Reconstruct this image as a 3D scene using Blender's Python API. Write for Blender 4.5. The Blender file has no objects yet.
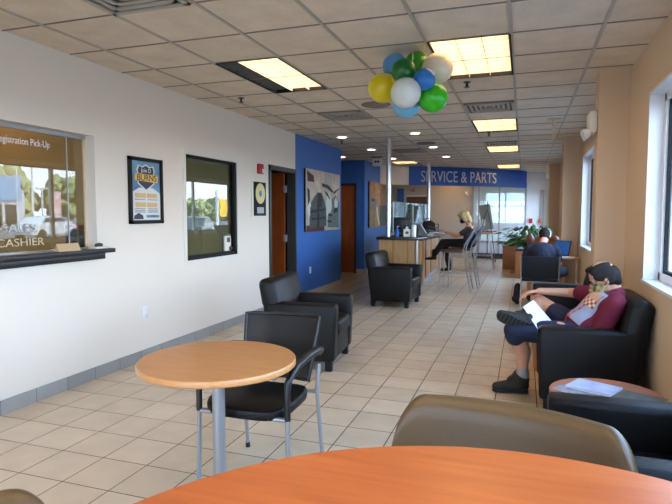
import bpy, bmesh, math, random
from mathutils import Vector, Matrix
random.seed(7)
SC = bpy.context.scene
COL = SC.collection
R = math.radians
PI = math.pi
CE = 2.74
WL = -3.53
WR = 0.87

# ------------------------------------------------------------------ materials
def lin(c):
    return tuple(((v/255)/12.92 if v/255 <= .04045 else ((v/255+.055)/1.055)**2.4) for v in c)

def rgba(c):
    return (*lin(c), 1.0)

def mat(name, col, rough=.5, metal=0.0, var=0.0, scale=8.0, bump=0.0, bscale=60.0, spec=.5, coat=0.0, stretch=None, col2=None):
    m = bpy.data.materials.new(name); m.use_nodes = True
    nt = m.node_tree; b = nt.nodes['Principled BSDF']
    b.inputs['Base Color'].default_value = rgba(col)
    b.inputs['Roughness'].default_value = rough
    b.inputs['Metallic'].default_value = metal
    b.inputs['Specular IOR Level'].default_value = spec
    b.inputs['Coat Weight'].default_value = coat
    tc = nt.nodes.new('ShaderNodeTexCoord')
    mp = nt.nodes.new('ShaderNodeMapping')
    nt.links.new(tc.outputs['Object'], mp.inputs[0])
    if stretch: mp.inputs['Scale'].default_value = stretch
    if var > 0 or col2:
        n = nt.nodes.new('ShaderNodeTexNoise'); n.inputs['Scale'].default_value = scale; n.inputs['Detail'].default_value = 5
        nt.links.new(mp.outputs[0], n.inputs['Vector'])
        r = nt.nodes.new('ShaderNodeValToRGB')
        a = lin(col); c2 = lin(col2) if col2 else tuple(v*(1-var) for v in a)
        r.color_ramp.elements[0].position = .32; r.color_ramp.elements[1].position = .68
        r.color_ramp.elements[0].color = (*c2, 1); r.color_ramp.elements[1].color = (*a, 1)
        nt.links.new(n.outputs['Fac'], r.inputs[0]); nt.links.new(r.outputs[0], b.inputs['Base Color'])
    if bump > 0:
        n = nt.nodes.new('ShaderNodeTexNoise'); n.inputs['Scale'].default_value = bscale; n.inputs['Detail'].default_value = 3
        nt.links.new(mp.outputs[0], n.inputs['Vector'])
        bp = nt.nodes.new('ShaderNodeBump'); bp.inputs['Strength'].default_value = bump; bp.inputs['Distance'].default_value = .01
        nt.links.new(n.outputs['Fac'], bp.inputs['Height']); nt.links.new(bp.outputs[0], b.inputs['Normal'])
    return m

def emis(name, col, s):
    m = bpy.data.materials.new(name); m.use_nodes = True
    nt = m.node_tree; b = nt.nodes['Principled BSDF']
    b.inputs['Base Color'].default_value = rgba(col)
    b.inputs['Emission Color'].default_value = rgba(col); b.inputs['Emission Strength'].default_value = s
    return m

def glass(name, refl, tint=(255, 255, 255), rough=0.0):
    m = bpy.data.materials.new(name); m.use_nodes = True
    nt = m.node_tree; nt.nodes.clear()
    o = nt.nodes.new('ShaderNodeOutputMaterial'); mx = nt.nodes.new('ShaderNodeMixShader')
    t = nt.nodes.new('ShaderNodeBsdfTransparent'); g = nt.nodes.new('ShaderNodeBsdfGlossy')
    t.inputs[0].default_value = rgba(tint); g.inputs['Roughness'].default_value = rough
    lw = nt.nodes.new('ShaderNodeLayerWeight'); lw.inputs[0].default_value = .5
    pw = nt.nodes.new('ShaderNodeMath'); pw.operation = 'POWER'; pw.inputs[1].default_value = 5.0
    nt.links.new(lw.outputs['Facing'], pw.inputs[0])
    ma = nt.nodes.new('ShaderNodeMath'); ma.operation = 'MULTIPLY_ADD'
    ma.inputs[1].default_value = 1.0; ma.inputs[2].default_value = refl; ma.use_clamp = True
    nt.links.new(pw.outputs[0], ma.inputs[0]); nt.links.new(ma.outputs[0], mx.inputs[0])
    nt.links.new(t.outputs[0], mx.inputs[1]); nt.links.new(g.outputs[0], mx.inputs[2]); nt.links.new(mx.outputs[0], o.inputs[0])
    return m

def seethru(name, col, alpha, rough=.6):
    m = mat(name, col, rough); m.node_tree.nodes['Principled BSDF'].inputs['Alpha'].default_value = alpha
    return m

def wood(name, a, b, rough=.35, scale=3.0, stretch=(1, 14, 14), coat=.0):
    m = mat(name, a, rough, scale=scale, col2=b, stretch=stretch, coat=coat)
    return m

M = {}
M['cream'] = mat('cream_wall_paint', (228, 221, 208), .75, bump=.08, bscale=180)
M['tan'] = mat('tan_wall_paint', (214, 190, 160), .75, bump=.08, bscale=180)
M['blue'] = mat('blue_wall_paint', (56, 104, 176), .6, bump=.06, bscale=180)
M['white'] = mat('white_paint', (232, 234, 236), .45)
M['offwhite'] = mat('off_white_plastic', (225, 222, 212), .45)
M['black'] = mat('black_plastic', (22, 22, 23), .4)
M['matte_black'] = mat('matte_black', (14, 14, 15), .8)
M['dgrey'] = mat('dark_grey_metal', (50, 52, 49), .4)
M['leather'] = mat('black_leather', (15, 14, 13), .42, spec=.28, var=.25, scale=6, bump=.25, bscale=140)
M['leather_navy'] = mat('dark_slate_leather', (9, 9, 10), .46, spec=.28, var=.2, scale=5, bump=.2, bscale=140)
M['bronze'] = mat('bronze_tan_leather', (94, 71, 43), .38, var=.12, scale=5, bump=.15, bscale=120)
M['chrome'] = mat('brushed_steel', (190, 192, 195), .28, 1.0)
M['silver'] = mat('silver_paint', (168, 170, 172), .38, .6)
M['beech'] = wood('light_beech_laminate', (200, 143, 86), (188, 129, 73), .32, 4, (1.5, 16, 16))
M['cherry'] = wood('orange_cherry_laminate', (194, 104, 50), (176, 88, 40), .3, 3, (1, 10, 10))
M['redwood'] = wood('reddish_laminate', (178, 112, 80), (166, 100, 70), .3, 4, (1, 12, 12))
M['door'] = wood('brown_door_veneer', (150, 74, 26), (122, 56, 18), .4, 3, (14, 14, 1))
M['oak'] = wood('oak_counter_panel', (196, 156, 104), (176, 134, 84), .42, 4, (14, 14, 1))
M['oak2'] = wood('darker_oak_panel', (168, 120, 70), (146, 100, 56), .42, 4, (14, 14, 1))
M['boxwood'] = wood('orange_wood_box', (176, 112, 56), (158, 96, 44), .45, 4, (2, 2, 12))
M['stone'] = mat('dark_counter_top', (56, 54, 54), .25, var=.3, scale=40)
M['paper'] = mat('white_paper', (235, 236, 242), .6)
M['greyprint'] = mat('grey_print', (150, 150, 158), .6, var=.5, scale=20)
M['skin'] = mat('skin', (206, 152, 122), .55, var=.08, scale=30)
M['hair_dark'] = mat('dark_brown_hair', (24, 15, 11), .6, spec=.25, bump=.5, bscale=90, stretch=(1, 1, 4))
M['hair_blond'] = mat('blonde_hair', (214, 182, 128), .5, var=.3, scale=40, bump=.4, bscale=90, stretch=(4, 4, 1))
M['maroon'] = mat('maroon_cotton', (110, 16, 42), .85, var=.15, scale=9, bump=.25, bscale=25)
M['navy_short'] = mat('navy_denim', (26, 34, 58), .85, var=.25, scale=12, bump=.2, bscale=30)
M['navy_shirt'] = mat('navy_cotton', (22, 27, 46), .85, bump=.2, bscale=25)
M['charcoal_shirt'] = mat('charcoal_cotton', (66, 60, 58), .85, bump=.2, bscale=25)
M['black_cloth'] = mat('black_cloth', (17, 17, 20), .85, bump=.2, bscale=25)
M['grey_short'] = mat('grey_blue_cotton', (78, 88, 108), .85, bump=.2, bscale=25)
M['shoe'] = mat('dark_olive_shoe', (38, 34, 27), .7, var=.4, scale=40, bump=.4, bscale=60)
M['sole'] = mat('black_rubber_sole', (30, 30, 30), .7, var=.4, scale=30, bump=.6, bscale=60)
M['sock'] = mat('grey_sock', (150, 150, 148), .9)
M['red'] = mat('red_plastic', (172, 32, 34), .4)
M['seatbrown'] = mat('brown_vinyl', (70, 50, 42), .4)
M['bluemesh'] = mat('blue_mesh_back', (48, 84, 140), .5)
M['frost'] = seethru('frosted_film', (225, 232, 238), .75)
M['leaf'] = mat('green_leaf', (52, 92, 38), .45, var=.4, scale=12)
M['tree'] = mat('tree_foliage', (160, 170, 128), .9, var=.45, scale=3)
M['tree2'] = mat('tree_foliage_dark', (134, 150, 108), .9, var=.45, scale=3)
M['bark'] = mat('bark', (88, 70, 54), .9)
M['asphalt'] = mat('asphalt', (104, 104, 106), .85, var=.15, scale=.6)
M['carwhite'] = mat('white_car_paint', (225, 228, 230), .2, coat=.6)
M['cardark'] = mat('dark_car_paint', (44, 52, 60), .2, coat=.6)
M['carsilver'] = mat('silver_car_paint', (170, 176, 180), .25, .3, coat=.6)
M['carred'] = mat('red_car_paint', (150, 40, 36), .25, coat=.6)
M['carglass'] = mat('car_window_glass', (30, 36, 42), .08)
M['tire'] = mat('tire_rubber', (26, 26, 26), .8)
M['yellow'] = mat('yellow_fabric', (236, 190, 60), .6)
M['clear'] = glass('clear_window_glass', .03)
M['officeglass'] = glass('reflective_office_glass', .075, (225, 225, 215))
M['partglass'] = glass('partition_glass', .02, (236, 244, 244))
M['counterglass'] = glass('counter_screen_glass', .03, (206, 228, 226))
M['mesh'] = seethru('black_mesh_fabric', (12, 12, 13), .95, .7)
M['officewall'] = mat('office_wall_brown', (186, 158, 112), .8)
M['print_gold'] = mat('gold_vinyl_record', (196, 180, 120), .3, .6)

def tile_mat(name, size, c1, c2, mortar, msize, off, rough, bump=0.0, speck=0.0):
    m = bpy.data.materials.new(name); m.use_nodes = True
    nt = m.node_tree; b = nt.nodes['Principled BSDF']; b.inputs['Roughness'].default_value = rough
    tc = nt.nodes.new('ShaderNodeTexCoord'); mp = nt.nodes.new('ShaderNodeMapping'); mp.inputs['Location'].default_value = off
    nt.links.new(tc.outputs['Object'], mp.inputs[0])
    br = nt.nodes.new('ShaderNodeTexBrick'); br.offset = 0; br.squash = 1
    br.inputs['Scale'].default_value = 1; br.inputs['Brick Width'].default_value = size; br.inputs['Row Height'].default_value = size
    br.inputs['Mortar Size'].default_value = msize; br.inputs['Mortar Smooth'].default_value = .1
    br.inputs['Color1'].default_value = rgba(c1); br.inputs['Color2'].default_value = rgba(c2); br.inputs['Mortar'].default_value = rgba(mortar)
    nt.links.new(mp.outputs[0], br.inputs['Vector'])
    n = nt.nodes.new('ShaderNodeTexNoise'); n.inputs['Scale'].default_value = 5; n.inputs['Detail'].default_value = 8; nt.links.new(tc.outputs['Object'], n.inputs['Vector'])
    mr = nt.nodes.new('ShaderNodeMapRange'); mr.inputs[1].default_value = .3; mr.inputs[2].default_value = .7; mr.inputs[3].default_value = .9; mr.inputs[4].default_value = 1.05
    nt.links.new(n.outputs['Fac'], mr.inputs[0])
    mx = nt.nodes.new('ShaderNodeMix'); mx.data_type = 'RGBA'; mx.blend_type = 'MULTIPLY'; mx.inputs[0].default_value = 1
    nt.links.new(br.outputs['Color'], mx.inputs[6]); nt.links.new(mr.outputs[0], mx.inputs[7])
    last = mx.outputs[2]
    if speck:
        n2 = nt.nodes.new('ShaderNodeTexNoise'); n2.inputs['Scale'].default_value = 130; n2.inputs['Detail'].default_value = 2; nt.links.new(tc.outputs['Object'], n2.inputs['Vector'])
        m2 = nt.nodes.new('ShaderNodeMapRange'); m2.inputs[1].default_value = .35; m2.inputs[2].default_value = .5; m2.inputs[3].default_value = 1-speck; m2.inputs[4].default_value = 1
        nt.links.new(n2.outputs['Fac'], m2.inputs[0])
        m3 = nt.nodes.new('ShaderNodeMix'); m3.data_type = 'RGBA'; m3.blend_type = 'MULTIPLY'; m3.inputs[0].default_value = 1
        nt.links.new(last, m3.inputs[6]); nt.links.new(m2.outputs[0], m3.inputs[7]); last = m3.outputs[2]
    nt.links.new(last, b.inputs['Base Color'])
    bp = nt.nodes.new('ShaderNodeBump'); bp.invert = True; bp.inputs['Strength'].default_value = bump; bp.inputs['Distance'].default_value = .004
    nt.links.new(br.outputs['Fac'], bp.inputs['Height']); nt.links.new(bp.outputs[0], b.inputs['Normal'])
    return m
M['floor'] = tile_mat('beige_floor_tile', .3069, (218, 197, 168), (208, 186, 157), (88, 66, 48), .0035, (3.251, -3.148+.3069*30, 0), .24, .4)
M['base_tile'] = tile_mat('grey_base_tile', .3069, (158, 158, 154), (146, 146, 144), (104, 100, 96), .003, (0, -3.148+.3069*30, 0), .4, .3)
M['ceil'] = tile_mat('acoustic_tile', .6096, (228, 214, 193), (224, 210, 189), (96, 90, 82), .009, (.117+.6096*30, -3.603+.6096*30, 0), .9, .5, .14)

# ------------------------------------------------------------------ mesh building
class MB:
    def __init__(s): s.bm = bmesh.new(); s.mats = []; s.T = Matrix.Identity(4)
    def _fin(s, old, m, verts=None):
        i = 0
        if m is not None:
            if m not in s.mats: s.mats.append(m)
            i = s.mats.index(m)
        for f in s.bm.faces:
            if f not in old: f.material_index = i
    def box(s, x0, x1, y0, y1, z0, z1, bev=0, seg=2, m=None, T=None):
        old = set(s.bm.faces)
        mt = Matrix.Translation(((x0+x1)/2, (y0+y1)/2, (z0+z1)/2)) @ Matrix.Diagonal((abs(x1-x0), abs(y1-y0), abs(z1-z0), 1))
        r = bmesh.ops.create_cube(s.bm, size=1, matrix=mt)
        vs = r['verts']
        if bev > 0:
            es = list({e for v in vs for e in v.link_edges})
            r2 = bmesh.ops.bevel(s.bm, geom=es, offset=bev, segments=seg, affect='EDGES', profile=.5)
            vs = list({v for f in s.bm.faces if f not in old for v in f.verts})
        bmesh.ops.transform(s.bm, matrix=s.T @ (T or Matrix.Identity(4)), verts=vs)
        s._fin(old, m); return s
    def prism(s, pts, a, b, axis='y', bev=0, seg=2, m=None, T=None):
        """pts 2D; axis y: (x,z) extruded in y; axis z: (x,y) extruded in z; axis x: (y,z) extruded in x"""
        old = set(s.bm.faces)
        def P(p, t): return {'y': (p[0], t, p[1]), 'z': (p[0], p[1], t), 'x': (t, p[0], p[1])}[axis]
        v0 = [s.bm.verts.new(P(p, a)) for p in pts]; v1 = [s.bm.verts.new(P(p, b)) for p in pts]
        n = len(pts); fs = [s.bm.faces.new(v0), s.bm.faces.new(list(reversed(v1)))]
        for i in range(n): fs.append(s.bm.faces.new([v0[i], v1[i], v1[(i+1) % n], v0[(i+1) % n]]))
        bmesh.ops.recalc_face_normals(s.bm, faces=fs)
        vs = v0+v1
        if bev > 0:
            es = list({e for f in fs for e in f.edges})
            bmesh.ops.bevel(s.bm, geom=es, offset=bev, segments=seg, affect='EDGES', profile=.5)
            vs = list({v for f in s.bm.faces if f not in old for v in f.verts})
        bmesh.ops.transform(s.bm, matrix=s.T @ (T or Matrix.Identity(4)), verts=vs)
        s._fin(old, m); return s
    def quad(s, pts, m=None):
        old = set(s.bm.faces)
        s.bm.faces.new([s.bm.verts.new(s.T @ Vector(p)) for p in pts]); s._fin(old, m); return s
    def tube(s, pts, r, n=10, m=None, sx=1.0):
        old = set(s.bm.faces)
        pts = [Vector(p) for p in pts]; rs = r if isinstance(r, (list, tuple)) else [r]*len(pts)
        rings = []; prev = None
        for i, p in enumerate(pts):
            d = (pts[min(i+1, len(pts)-1)] - pts[max(i-1, 0)]).normalized()
            if prev is None:
                u = d.orthogonal().normalized()
            else:
                u = prev - d*prev.dot(d); u.normalize()
            prev = u; w = d.cross(u)
            rings.append([s.bm.verts.new(s.T @ (p + (u*math.cos(2*PI*k/n)*sx + w*math.sin(2*PI*k/n))*rs[i])) for k in range(n)])
        for a, b in zip(rings, rings[1:]):
            for k in range(n): s.bm.faces.new([a[k], a[(k+1) % n], b[(k+1) % n], b[k]])
        s.bm.faces.new(list(reversed(rings[0]))); s.bm.faces.new(rings[-1])
        s._fin(old, m); return s
    def cyl(s, p, q, r, r2=None, n=24, m=None): return s.tube([p, q], [r, r if r2 is None else r2], n, m)
    def lathe(s, prof, c=(0, 0, 0), n=32, m=None, T=None, sx=1, sy=1):
        old = set(s.bm.faces); TT = s.T @ Matrix.Translation(c) @ (T or Matrix.Identity(4))
        rings = []
        for r, z in prof:
            if r < 1e-6: rings.append([s.bm.verts.new(TT @ Vector((0, 0, z)))])
            else: rings.append([s.bm.verts.new(TT @ Vector((r*sx*math.cos(2*PI*k/n), r*sy*math.sin(2*PI*k/n), z))) for k in range(n)])
        for a, b in zip(rings, rings[1:]):
            for k in range(n):
                k2 = (k+1) % n
                if len(a) == 1 and len(b) == 1: break
                if len(a) == 1: s.bm.faces.new([a[0], b[k2], b[k]])
                elif len(b) == 1: s.bm.faces.new([a[k], a[k2], b[0]])
                else: s.bm.faces.new([a[k], a[k2], b[k2], b[k]])
        if len(rings[0]) > 1 and prof[0] != prof[-1]: s.bm.faces.new(list(reversed(rings[0])))
        if len(rings[-1]) > 1 and prof[0] != prof[-1]: s.bm.faces.new(rings[-1])
        s._fin(old, m); return s
    def ell(s, c, r, T=None, m=None, u=20, v=12):
        old = set(s.bm.faces)
        rr = bmesh.ops.create_uvsphere(s.bm, u_segments=u, v_segments=v, radius=1, matrix=s.T @ Matrix.Translation(c) @ (T or Matrix.Identity(4)) @ Matrix.Diagonal((r[0], r[1], r[2], 1)))
        s._fin(old, m); return s
    def cap(s, p, q, r0, r1, n=14):
        """closed capsule with tapered radius"""
        s.ell(p, (r0,)*3, u=n, v=8); s.ell(q, (r1,)*3, u=n, v=8)
        return s.tube([p, q], [r0, r1], n)
    def build(s, name, m=None, parent=None, smooth=40, sub=0):
        bmesh.ops.recalc_face_normals(s.bm, faces=s.bm.faces[:]) if smooth is not None else None
        me = bpy.data.meshes.new(name); s.bm.to_mesh(me); s.bm.free()
        for x in (s.mats or [m]): me.materials.append(x if x else m)
        if smooth:
            me.shade_smooth(); me.set_sharp_from_angle(angle=R(smooth))
        o = bpy.data.objects.new(name, me); COL.objects.link(o)
        if parent: o.parent = parent
        return o

def blob(mb, name, m, parent, vox=.008, smooth=6, fac=.5):
    """union of overlapping closed shapes as one continuous surface"""
    o = mb.build(name, m, None, smooth=180)
    a = o.modifiers.new('r', 'REMESH'); a.mode = 'VOXEL'; a.voxel_size = vox; a.use_smooth_shade = True
    b = o.modifiers.new('s', 'SMOOTH'); b.factor = fac; b.iterations = smooth
    bpy.context.view_layer.update()
    dg = bpy.context.evaluated_depsgraph_get()
    me = bpy.data.meshes.new_from_object(o.evaluated_get(dg))
    o.modifiers.clear(); old = o.data; o.data = me; bpy.data.meshes.remove(old); me.name = name
    if not me.materials: me.materials.append(m)
    me.shade_smooth()
    if parent: o.parent = parent
    return o

def tag(o, label=None, cat=None, group=None, kind=None):
    if label: o['label'] = label
    if cat: o['category'] = cat
    if group: o['group'] = group
    if kind: o['kind'] = kind
    return o
def empty(name, loc, rz, label, cat, group=None):
    o = bpy.data.objects.new(name, None); COL.objects.link(o); o.location = loc; o.rotation_euler = (0, 0, rz)
    o.empty_display_size = .1
    return tag(o, label, cat, group)
def copy_tree(o, loc=None, rz=None, label=None):
    def rec(a, par):
        c = a.copy(); COL.objects.link(c); c.parent = par
        for ch in [x for x in COL.objects if x.parent == a]: rec(ch, c)
        return c
    c = rec(o, None)
    if loc is not None: c.location = loc
    if rz is not None: c.rotation_euler = (0, 0, rz)
    if label: c['label'] = label
    return c
def struct(o): return tag(o, kind='structure')

def text_mesh(txt, size, ext=.0, align='LEFT', bold=0.0, space=1.0):
    cu = bpy.data.curves.new('t', 'FONT'); cu.body = txt; cu.size = size; cu.extrude = ext; cu.align_x = align
    cu.offset = bold; cu.space_character = space
    o = bpy.data.objects.new('t', cu); COL.objects.link(o); bpy.context.view_layer.update()
    me = bpy.data.meshes.new_from_object(o.evaluated_get(bpy.context.evaluated_depsgraph_get()))
    bpy.data.objects.remove(o); bpy.data.curves.remove(cu)
    return me
def text_obj(name, txt, size, m, T, parent=None, ext=.001, align='LEFT', bold=0.0, width=None, space=1.0):
    me = text_mesh(txt, size, ext, align, bold, space)
    if width:
        xs = [v.co.x for v in me.vertices]; k = width/(max(xs)-min(xs))
        for v in me.vertices: v.co.x *= k
    me.transform(T); me.materials.clear(); me.materials.append(m); me.name = name
    o = bpy.data.objects.new(name, me); COL.objects.link(o)
    if parent: o.parent = parent
    return o
# frame whose local x runs along +Y of the room, local y up, facing +X (text on the left wall)
def LW(x, y, z): return Matrix(((0, 0, 1, x), (1, 0, 0, y), (0, 1, 0, z), (0, 0, 0, 1)))

# ------------------------------------------------------------------ camera, world
cam = bpy.data.cameras.new('camera'); co = bpy.data.objects.new('camera', cam); COL.objects.link(co)
cam.sensor_fit = 'HORIZONTAL'; cam.sensor_width = 36; cam.lens = 36*546.2/672; cam.clip_start = .02; cam.clip_end = 500
co.location = (0, 0, 1.444); co.rotation_euler = (PI/2-.0693, 0, .3307)
SC.camera = co
w = bpy.data.worlds.new('sky'); SC.world = w; w.use_nodes = True
nt = w.node_tree; bg = nt.nodes['Background']
tc = nt.nodes.new('ShaderNodeTexCoord'); sp = nt.nodes.new('ShaderNodeSeparateXYZ'); rp = nt.nodes.new('ShaderNodeValToRGB')
nt.links.new(tc.outputs['Generated'], sp.inputs[0]); nt.links.new(sp.outputs['Z'], rp.inputs[0]); nt.links.new(rp.outputs[0], bg.inputs[0])
rp.color_ramp.elements[0].position = .0; rp.color_ramp.elements[0].color = rgba((210, 227, 248))
rp.color_ramp.elements[1].position = .5; rp.color_ramp.elements[1].color = rgba((140, 182, 230))
bg.inputs[1].default_value = 15.0
sun = bpy.data.lights.new('sun', 'SUN'); sun.energy = 40; sun.angle = R(1); sun.color = (1, .95, .86)
so = bpy.data.objects.new('sun', sun); COL.objects.link(so); so.rotation_euler = (R(-4), R(-50), 0)

# ------------------------------------------------------------------ the room
def wall_y(name, x0, x1, y0, y1, z0, z1, holes, m):
    """wall running along y with rectangular holes (ya,yb,za,zb)"""
    b = MB(); holes = sorted(holes); y = y0
    for (a, c, d, e) in holes:
        if a > y: b.box(x0, x1, y, a, z0, z1)
        if d > z0: b.box(x0, x1, a, c, z0, d)
        if e < z1: b.box(x0, x1, a, c, e, z1)
        y = c
    if y < y1: b.box(x0, x1, y, y1, z0, z1)
    return struct(b.build(name, m, smooth=None))
def wall_x(name, y0, y1, x0, x1, z0, z1, holes, m):
    b = MB(); holes = sorted(holes); x = x0
    for (a, c, d, e) in holes:
        if a > x: b.box(x, a, y0, y1, z0, z1)
        if d > z0: b.box(a, c, y0, y1, z0, d)
        if e < z1: b.box(a, c, y0, y1, e, z1)
        x = c
    if x < x1: b.box(x, x1, y0, y1, z0, z1)
    return struct(b.build(name, m, smooth=None))

YB, YF = -2.6, 22.0
b = MB(); b.box(-8, 1.1, YB-.2, YF+.2, -.12, 0); struct(b.build('floor', M['floor'], smooth=None))
# ceiling laid cell by cell, open where fixtures are recessed
gx0, gy0, G = -.117, 3.603, .6096
LIGHTS = {'A': (-4, 1), 'B': (-1, 1), 'C': (-1, 7), 'D': (-1, 12), 'E': (-1, 19), 'F': (-5, 16), 'H': (-4, -5), 'I': (-1, -5), 'J': (-4, 22), 'K': (-1, 25), 'L': (-8, 16), 'P': (-4, 27), 'Q': (-9, 0), 'S': (-9, 3)}
open_cells = set()
for (i, j) in LIGHTS.values(): open_cells |= {(i, j), (i, j+1)}
b = MB()
for i in range(-13, 2):
    for j in range(-11, 31):
        if (i, j) in open_cells: continue
        x0, y0 = gx0+i*G, gy0+j*G; x1, y1 = min(x0+G, 1.05), min(y0+G, YF+.1)
        if y0 > YF+.1 or x0 > 1.05: continue
        b.quad([(x0, y0, CE+.004), (x0, y1, CE+.004), (x1, y1, CE+.004), (x1, y0, CE+.004)])
struct(b.build('ceiling', M['ceil'], smooth=None))
M['tbar'] = mat('ceiling_grid_metal', (176, 170, 158), .5)
b = MB()
for i in range(-12, 2):
    x = gx0+i*G; b.box(x-.012, x+.012, YB, YF, CE-.004, CE+.003)
struct(b.build('trim_1', M['tbar'], smooth=None))
M['tbar2'] = mat('ceiling_reveal', (140, 132, 120), .6)
b = MB()
for j in range(-10, 31):
    y = gy0+j*G; b.box(-7.9, 1.0, y-.005, y+.005, CE-.001, CE+.003)
struct(b.build('trim_2', M['tbar2'], smooth=None))
b = MB(); b.box(-8.2, 1.4, YB-.5, YF+.5, CE+.35, CE+.5); struct(b.build('ceiling_slab', M['offwhite'], smooth=None))

# left wall: white part, door and the blue part
CASH = (1.7, 3.84, 1.14, 2.117); OFF = (5.18, 6.31, .925, 2.105); DOOR = (7.3, 8.235, 0, 2.145)
wall_y('wall_left', WL-.12, WL, YB, 8.245, 0, CE+.01, [CASH, OFF, DOOR], M['cream'])
wall_y('wall_left_accent', WL-.12, WL-.001, 8.245, 10.6, 0, CE+.01, [], M['blue'])
struct(MB().box(-7.9, WL-.12, 10.48, 10.6, 0, CE).build('wall_hallway_near', M['blue'], smooth=None))
wall_x('wall_hallway_far', 12.75, 12.87, -7.9, -3.65, 0, CE+.01, [(-4.75, -3.87, 0, 2.17)], M['blue'])
struct(MB().box(-3.77, -3.65, 12.87, 15.6, 0, CE+.01).build('wall_left_beyond', M['blue'], smooth=None))
struct(MB().box(-7.9, -3.77, 15.5, 15.6, 0, CE+.01).build('wall_back_office', M['tan'], smooth=None))
struct(MB().box(-8.1, -7.9, YB, YF, 0, CE+.01).build('wall_outer_left', M['officewall'], smooth=None))
# right wall with windows
R1 = (-1.6, 4.7, .93, 2.35); R2 = (6.15, 9.6, .93, 2.37); R3 = (10.75, 14.1, .93, 2.37); R4 = (16.2, 18.0, .93, 2.32); R5 = (18.8, 21.6, .5, 2.4)
wall_y('wall_right', WR, 1.08, YB, YF, 0, CE+.01, [R1, R2, R3, R4, R5], M['tan'])
wall_x('wall_rear', YB-.15, YB, -3.65, 1.08, 0, CE+.01, [(-3.2, .5, .3, 2.4)], M['cream'])
wall_x('wall_far', YF, YF+.15, -8, 1.08, 0, CE+.01, [(-1.45, .05, .9, 2.3)], M['white'])
def window_y(n, w, mull, xg=1.0):
    y0, y1, z0, z1 = w
    b = MB(); t = .02
    b.box(WR-.012, xg+.03, y0-.004, y1+.004, z0, z0+t, m=M['white']); b.box(WR, xg+.03, y0, y1, z1-t, z1, m=M['white'])
    b.box(WR, xg+.03, y0, y0+t, z0, z1, m=M['white']); b.box(WR, xg+.03, y1-t, y1, z0, z1, m=M['white'])
    f = .055
    for (a, c, d, e) in [(y0+t, y1-t, z0+t, z0+t+f), (y0+t, y1-t, z1-t-f, z1-t), (y0+t, y0+t+f, z0+t, z1-t), (y1-t-f, y1-t, z0+t, z1-t)]:
        b.box(xg-.03, xg+.03, a, c, d, e, m=M['white'])
    for y in mull: b.box(xg-.03, xg+.03, y-.03, y+.03, z0+t, z1-t, m=M['white'])
    g = .022; i0, i1, k0, k1 = y0+t+f, y1-t-f, z0+t+f, z1-t-f
    for (a, c, d, e) in [(i0, i1, k0, k0+g), (i0, i1, k1-g, k1), (i0, i0+g, k0, k1), (i1-g, i1, k0, k1)]:
        b.box(xg-.012, xg+.02, a, c, d, e, m=M['matte_black'])
    b.box(xg, xg+.004, y0+t, y1-t, z0+t, z1-t, m=M['clear'])
    struct(b.build('window_%d' % n, M['white'], smooth=None))
window_y(1, R1, [.6, 2.6]); window_y(2, R2, [7.9]); window_y(3, R3, [12.25]); window_y(4, R4, []); window_y(5, R5, [20.2])
b = MB()
for x in (-3.2, -1.97, -.73, .45): b.box(x, x+.05, YB-.08, YB-.02, .3, 2.4, m=M['white'])
b.box(-3.2, .5, YB-.08, YB-.02, .3, .36, m=M['white']); b.box(-3.2, .5, YB-.08, YB-.02, 2.34, 2.4, m=M['white'])
b.box(-3.2, .5, YB-.05, YB-.046, .3, 2.4, m=M['clear']); struct(b.build('window_6', M['white'], smooth=None))  # unseen rear window, added to bring daylight onto the near side
b = MB()
for x in (-1.45, -.7, 0): b.box(x, x+.05, YF+.03, YF+.09, .9, 2.3, m=M['white'])
for z in (.9, 1.72, 2.25): b.box(-1.45, .05, YF+.03, YF+.09, z, z+.05, m=M['white'])
b.box(-1.45, .05, YF+.05, YF+.054, .9, 2.3, m=M['frost']); struct(b.build('window_7', M['white'], smooth=None))
# piers on the right wall
for n, (a, c) in enumerate([(5.53, 5.8), (10.15, 10.5), (15.5, 15.85)]):
    struct(MB().box(.62, WR, a, c, 0, CE+.005).build('wall_pier' if n == 0 else 'wall_pier', M['tan'], smooth=None))
# baseboards
def bb(name, x0, x1, y0, y1, m='base_tile', h=.105): struct(MB().box(x0, x1, y0, y1, 0, h).build(name, M[m], smooth=None))
bb('baseboard_left', WL, WL+.012, YB, 7.24); bb('baseboard_left_accent', WL-.001, WL+.011, 8.3, 10.6)
M['base_beige'] = mat('beige_base_tile', (188, 170, 146), .4)
COL.objects['baseboard_left_accent'].data.materials[0] = M['base_beige']
bb('baseboard_hallway', -3.85, -3.65, 12.738, 12.75, 'base_beige'); bb('baseboard_beyond', -3.65, -3.638, 12.87, 15.6, 'base_beige')
bb('baseboard_right', WR-.012, WR, YB, 22, 'base_beige')

# office windows in the left wall
def side_window(n, w, lit, glassx):
    y0, y1, z0, z1 = w; b = MB(); t = .022
    if lit:   # cream drywall reveal and a thin metal channel
        b.box(WL-.125, WL-.095, y0, y1, z1-.03, z1, m=M['silver']); b.box(WL-.12, WL-.1, y1-.02, y1, z0, z1, m=M['tan'])
        b.box(WL-.12, WL-.1, y0, y1, z0, z0+.015, m=M['silver'])
        for y in (2.55, 3.64): b.box(glassx-.003, glassx+.006, y-.004, y+.004, z0+.015, z1-.03, m=M['silver'])
    else:
        o = .055
        for (a, c, d, e) in [(y0-o, y1+o, z1, z1+o), (y0-o, y1+o, z0-o, z0), (y0-o, y0, z0, z1), (y1, y1+o, z0, z1)]:
            b.box(WL-.11, WL+.012, a, c, d, e, m=M['offwhite'])
        for (a, c, d, e) in [(y0, y1, z1-.03, z1), (y0, y1, z0, z0+.045), (y0, y0+.018, z0, z1), (y1-.05, y1, z0, z1)]:
            b.box(WL-.06, WL-.002, a, c, d, e, m=M['matte_black'])
    b.box(glassx-.006, glassx, y0, y1, z0, z1, m=M['officeglass'])
    return struct(b.build('window_%d' % n, M['white'], smooth=None))
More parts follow.
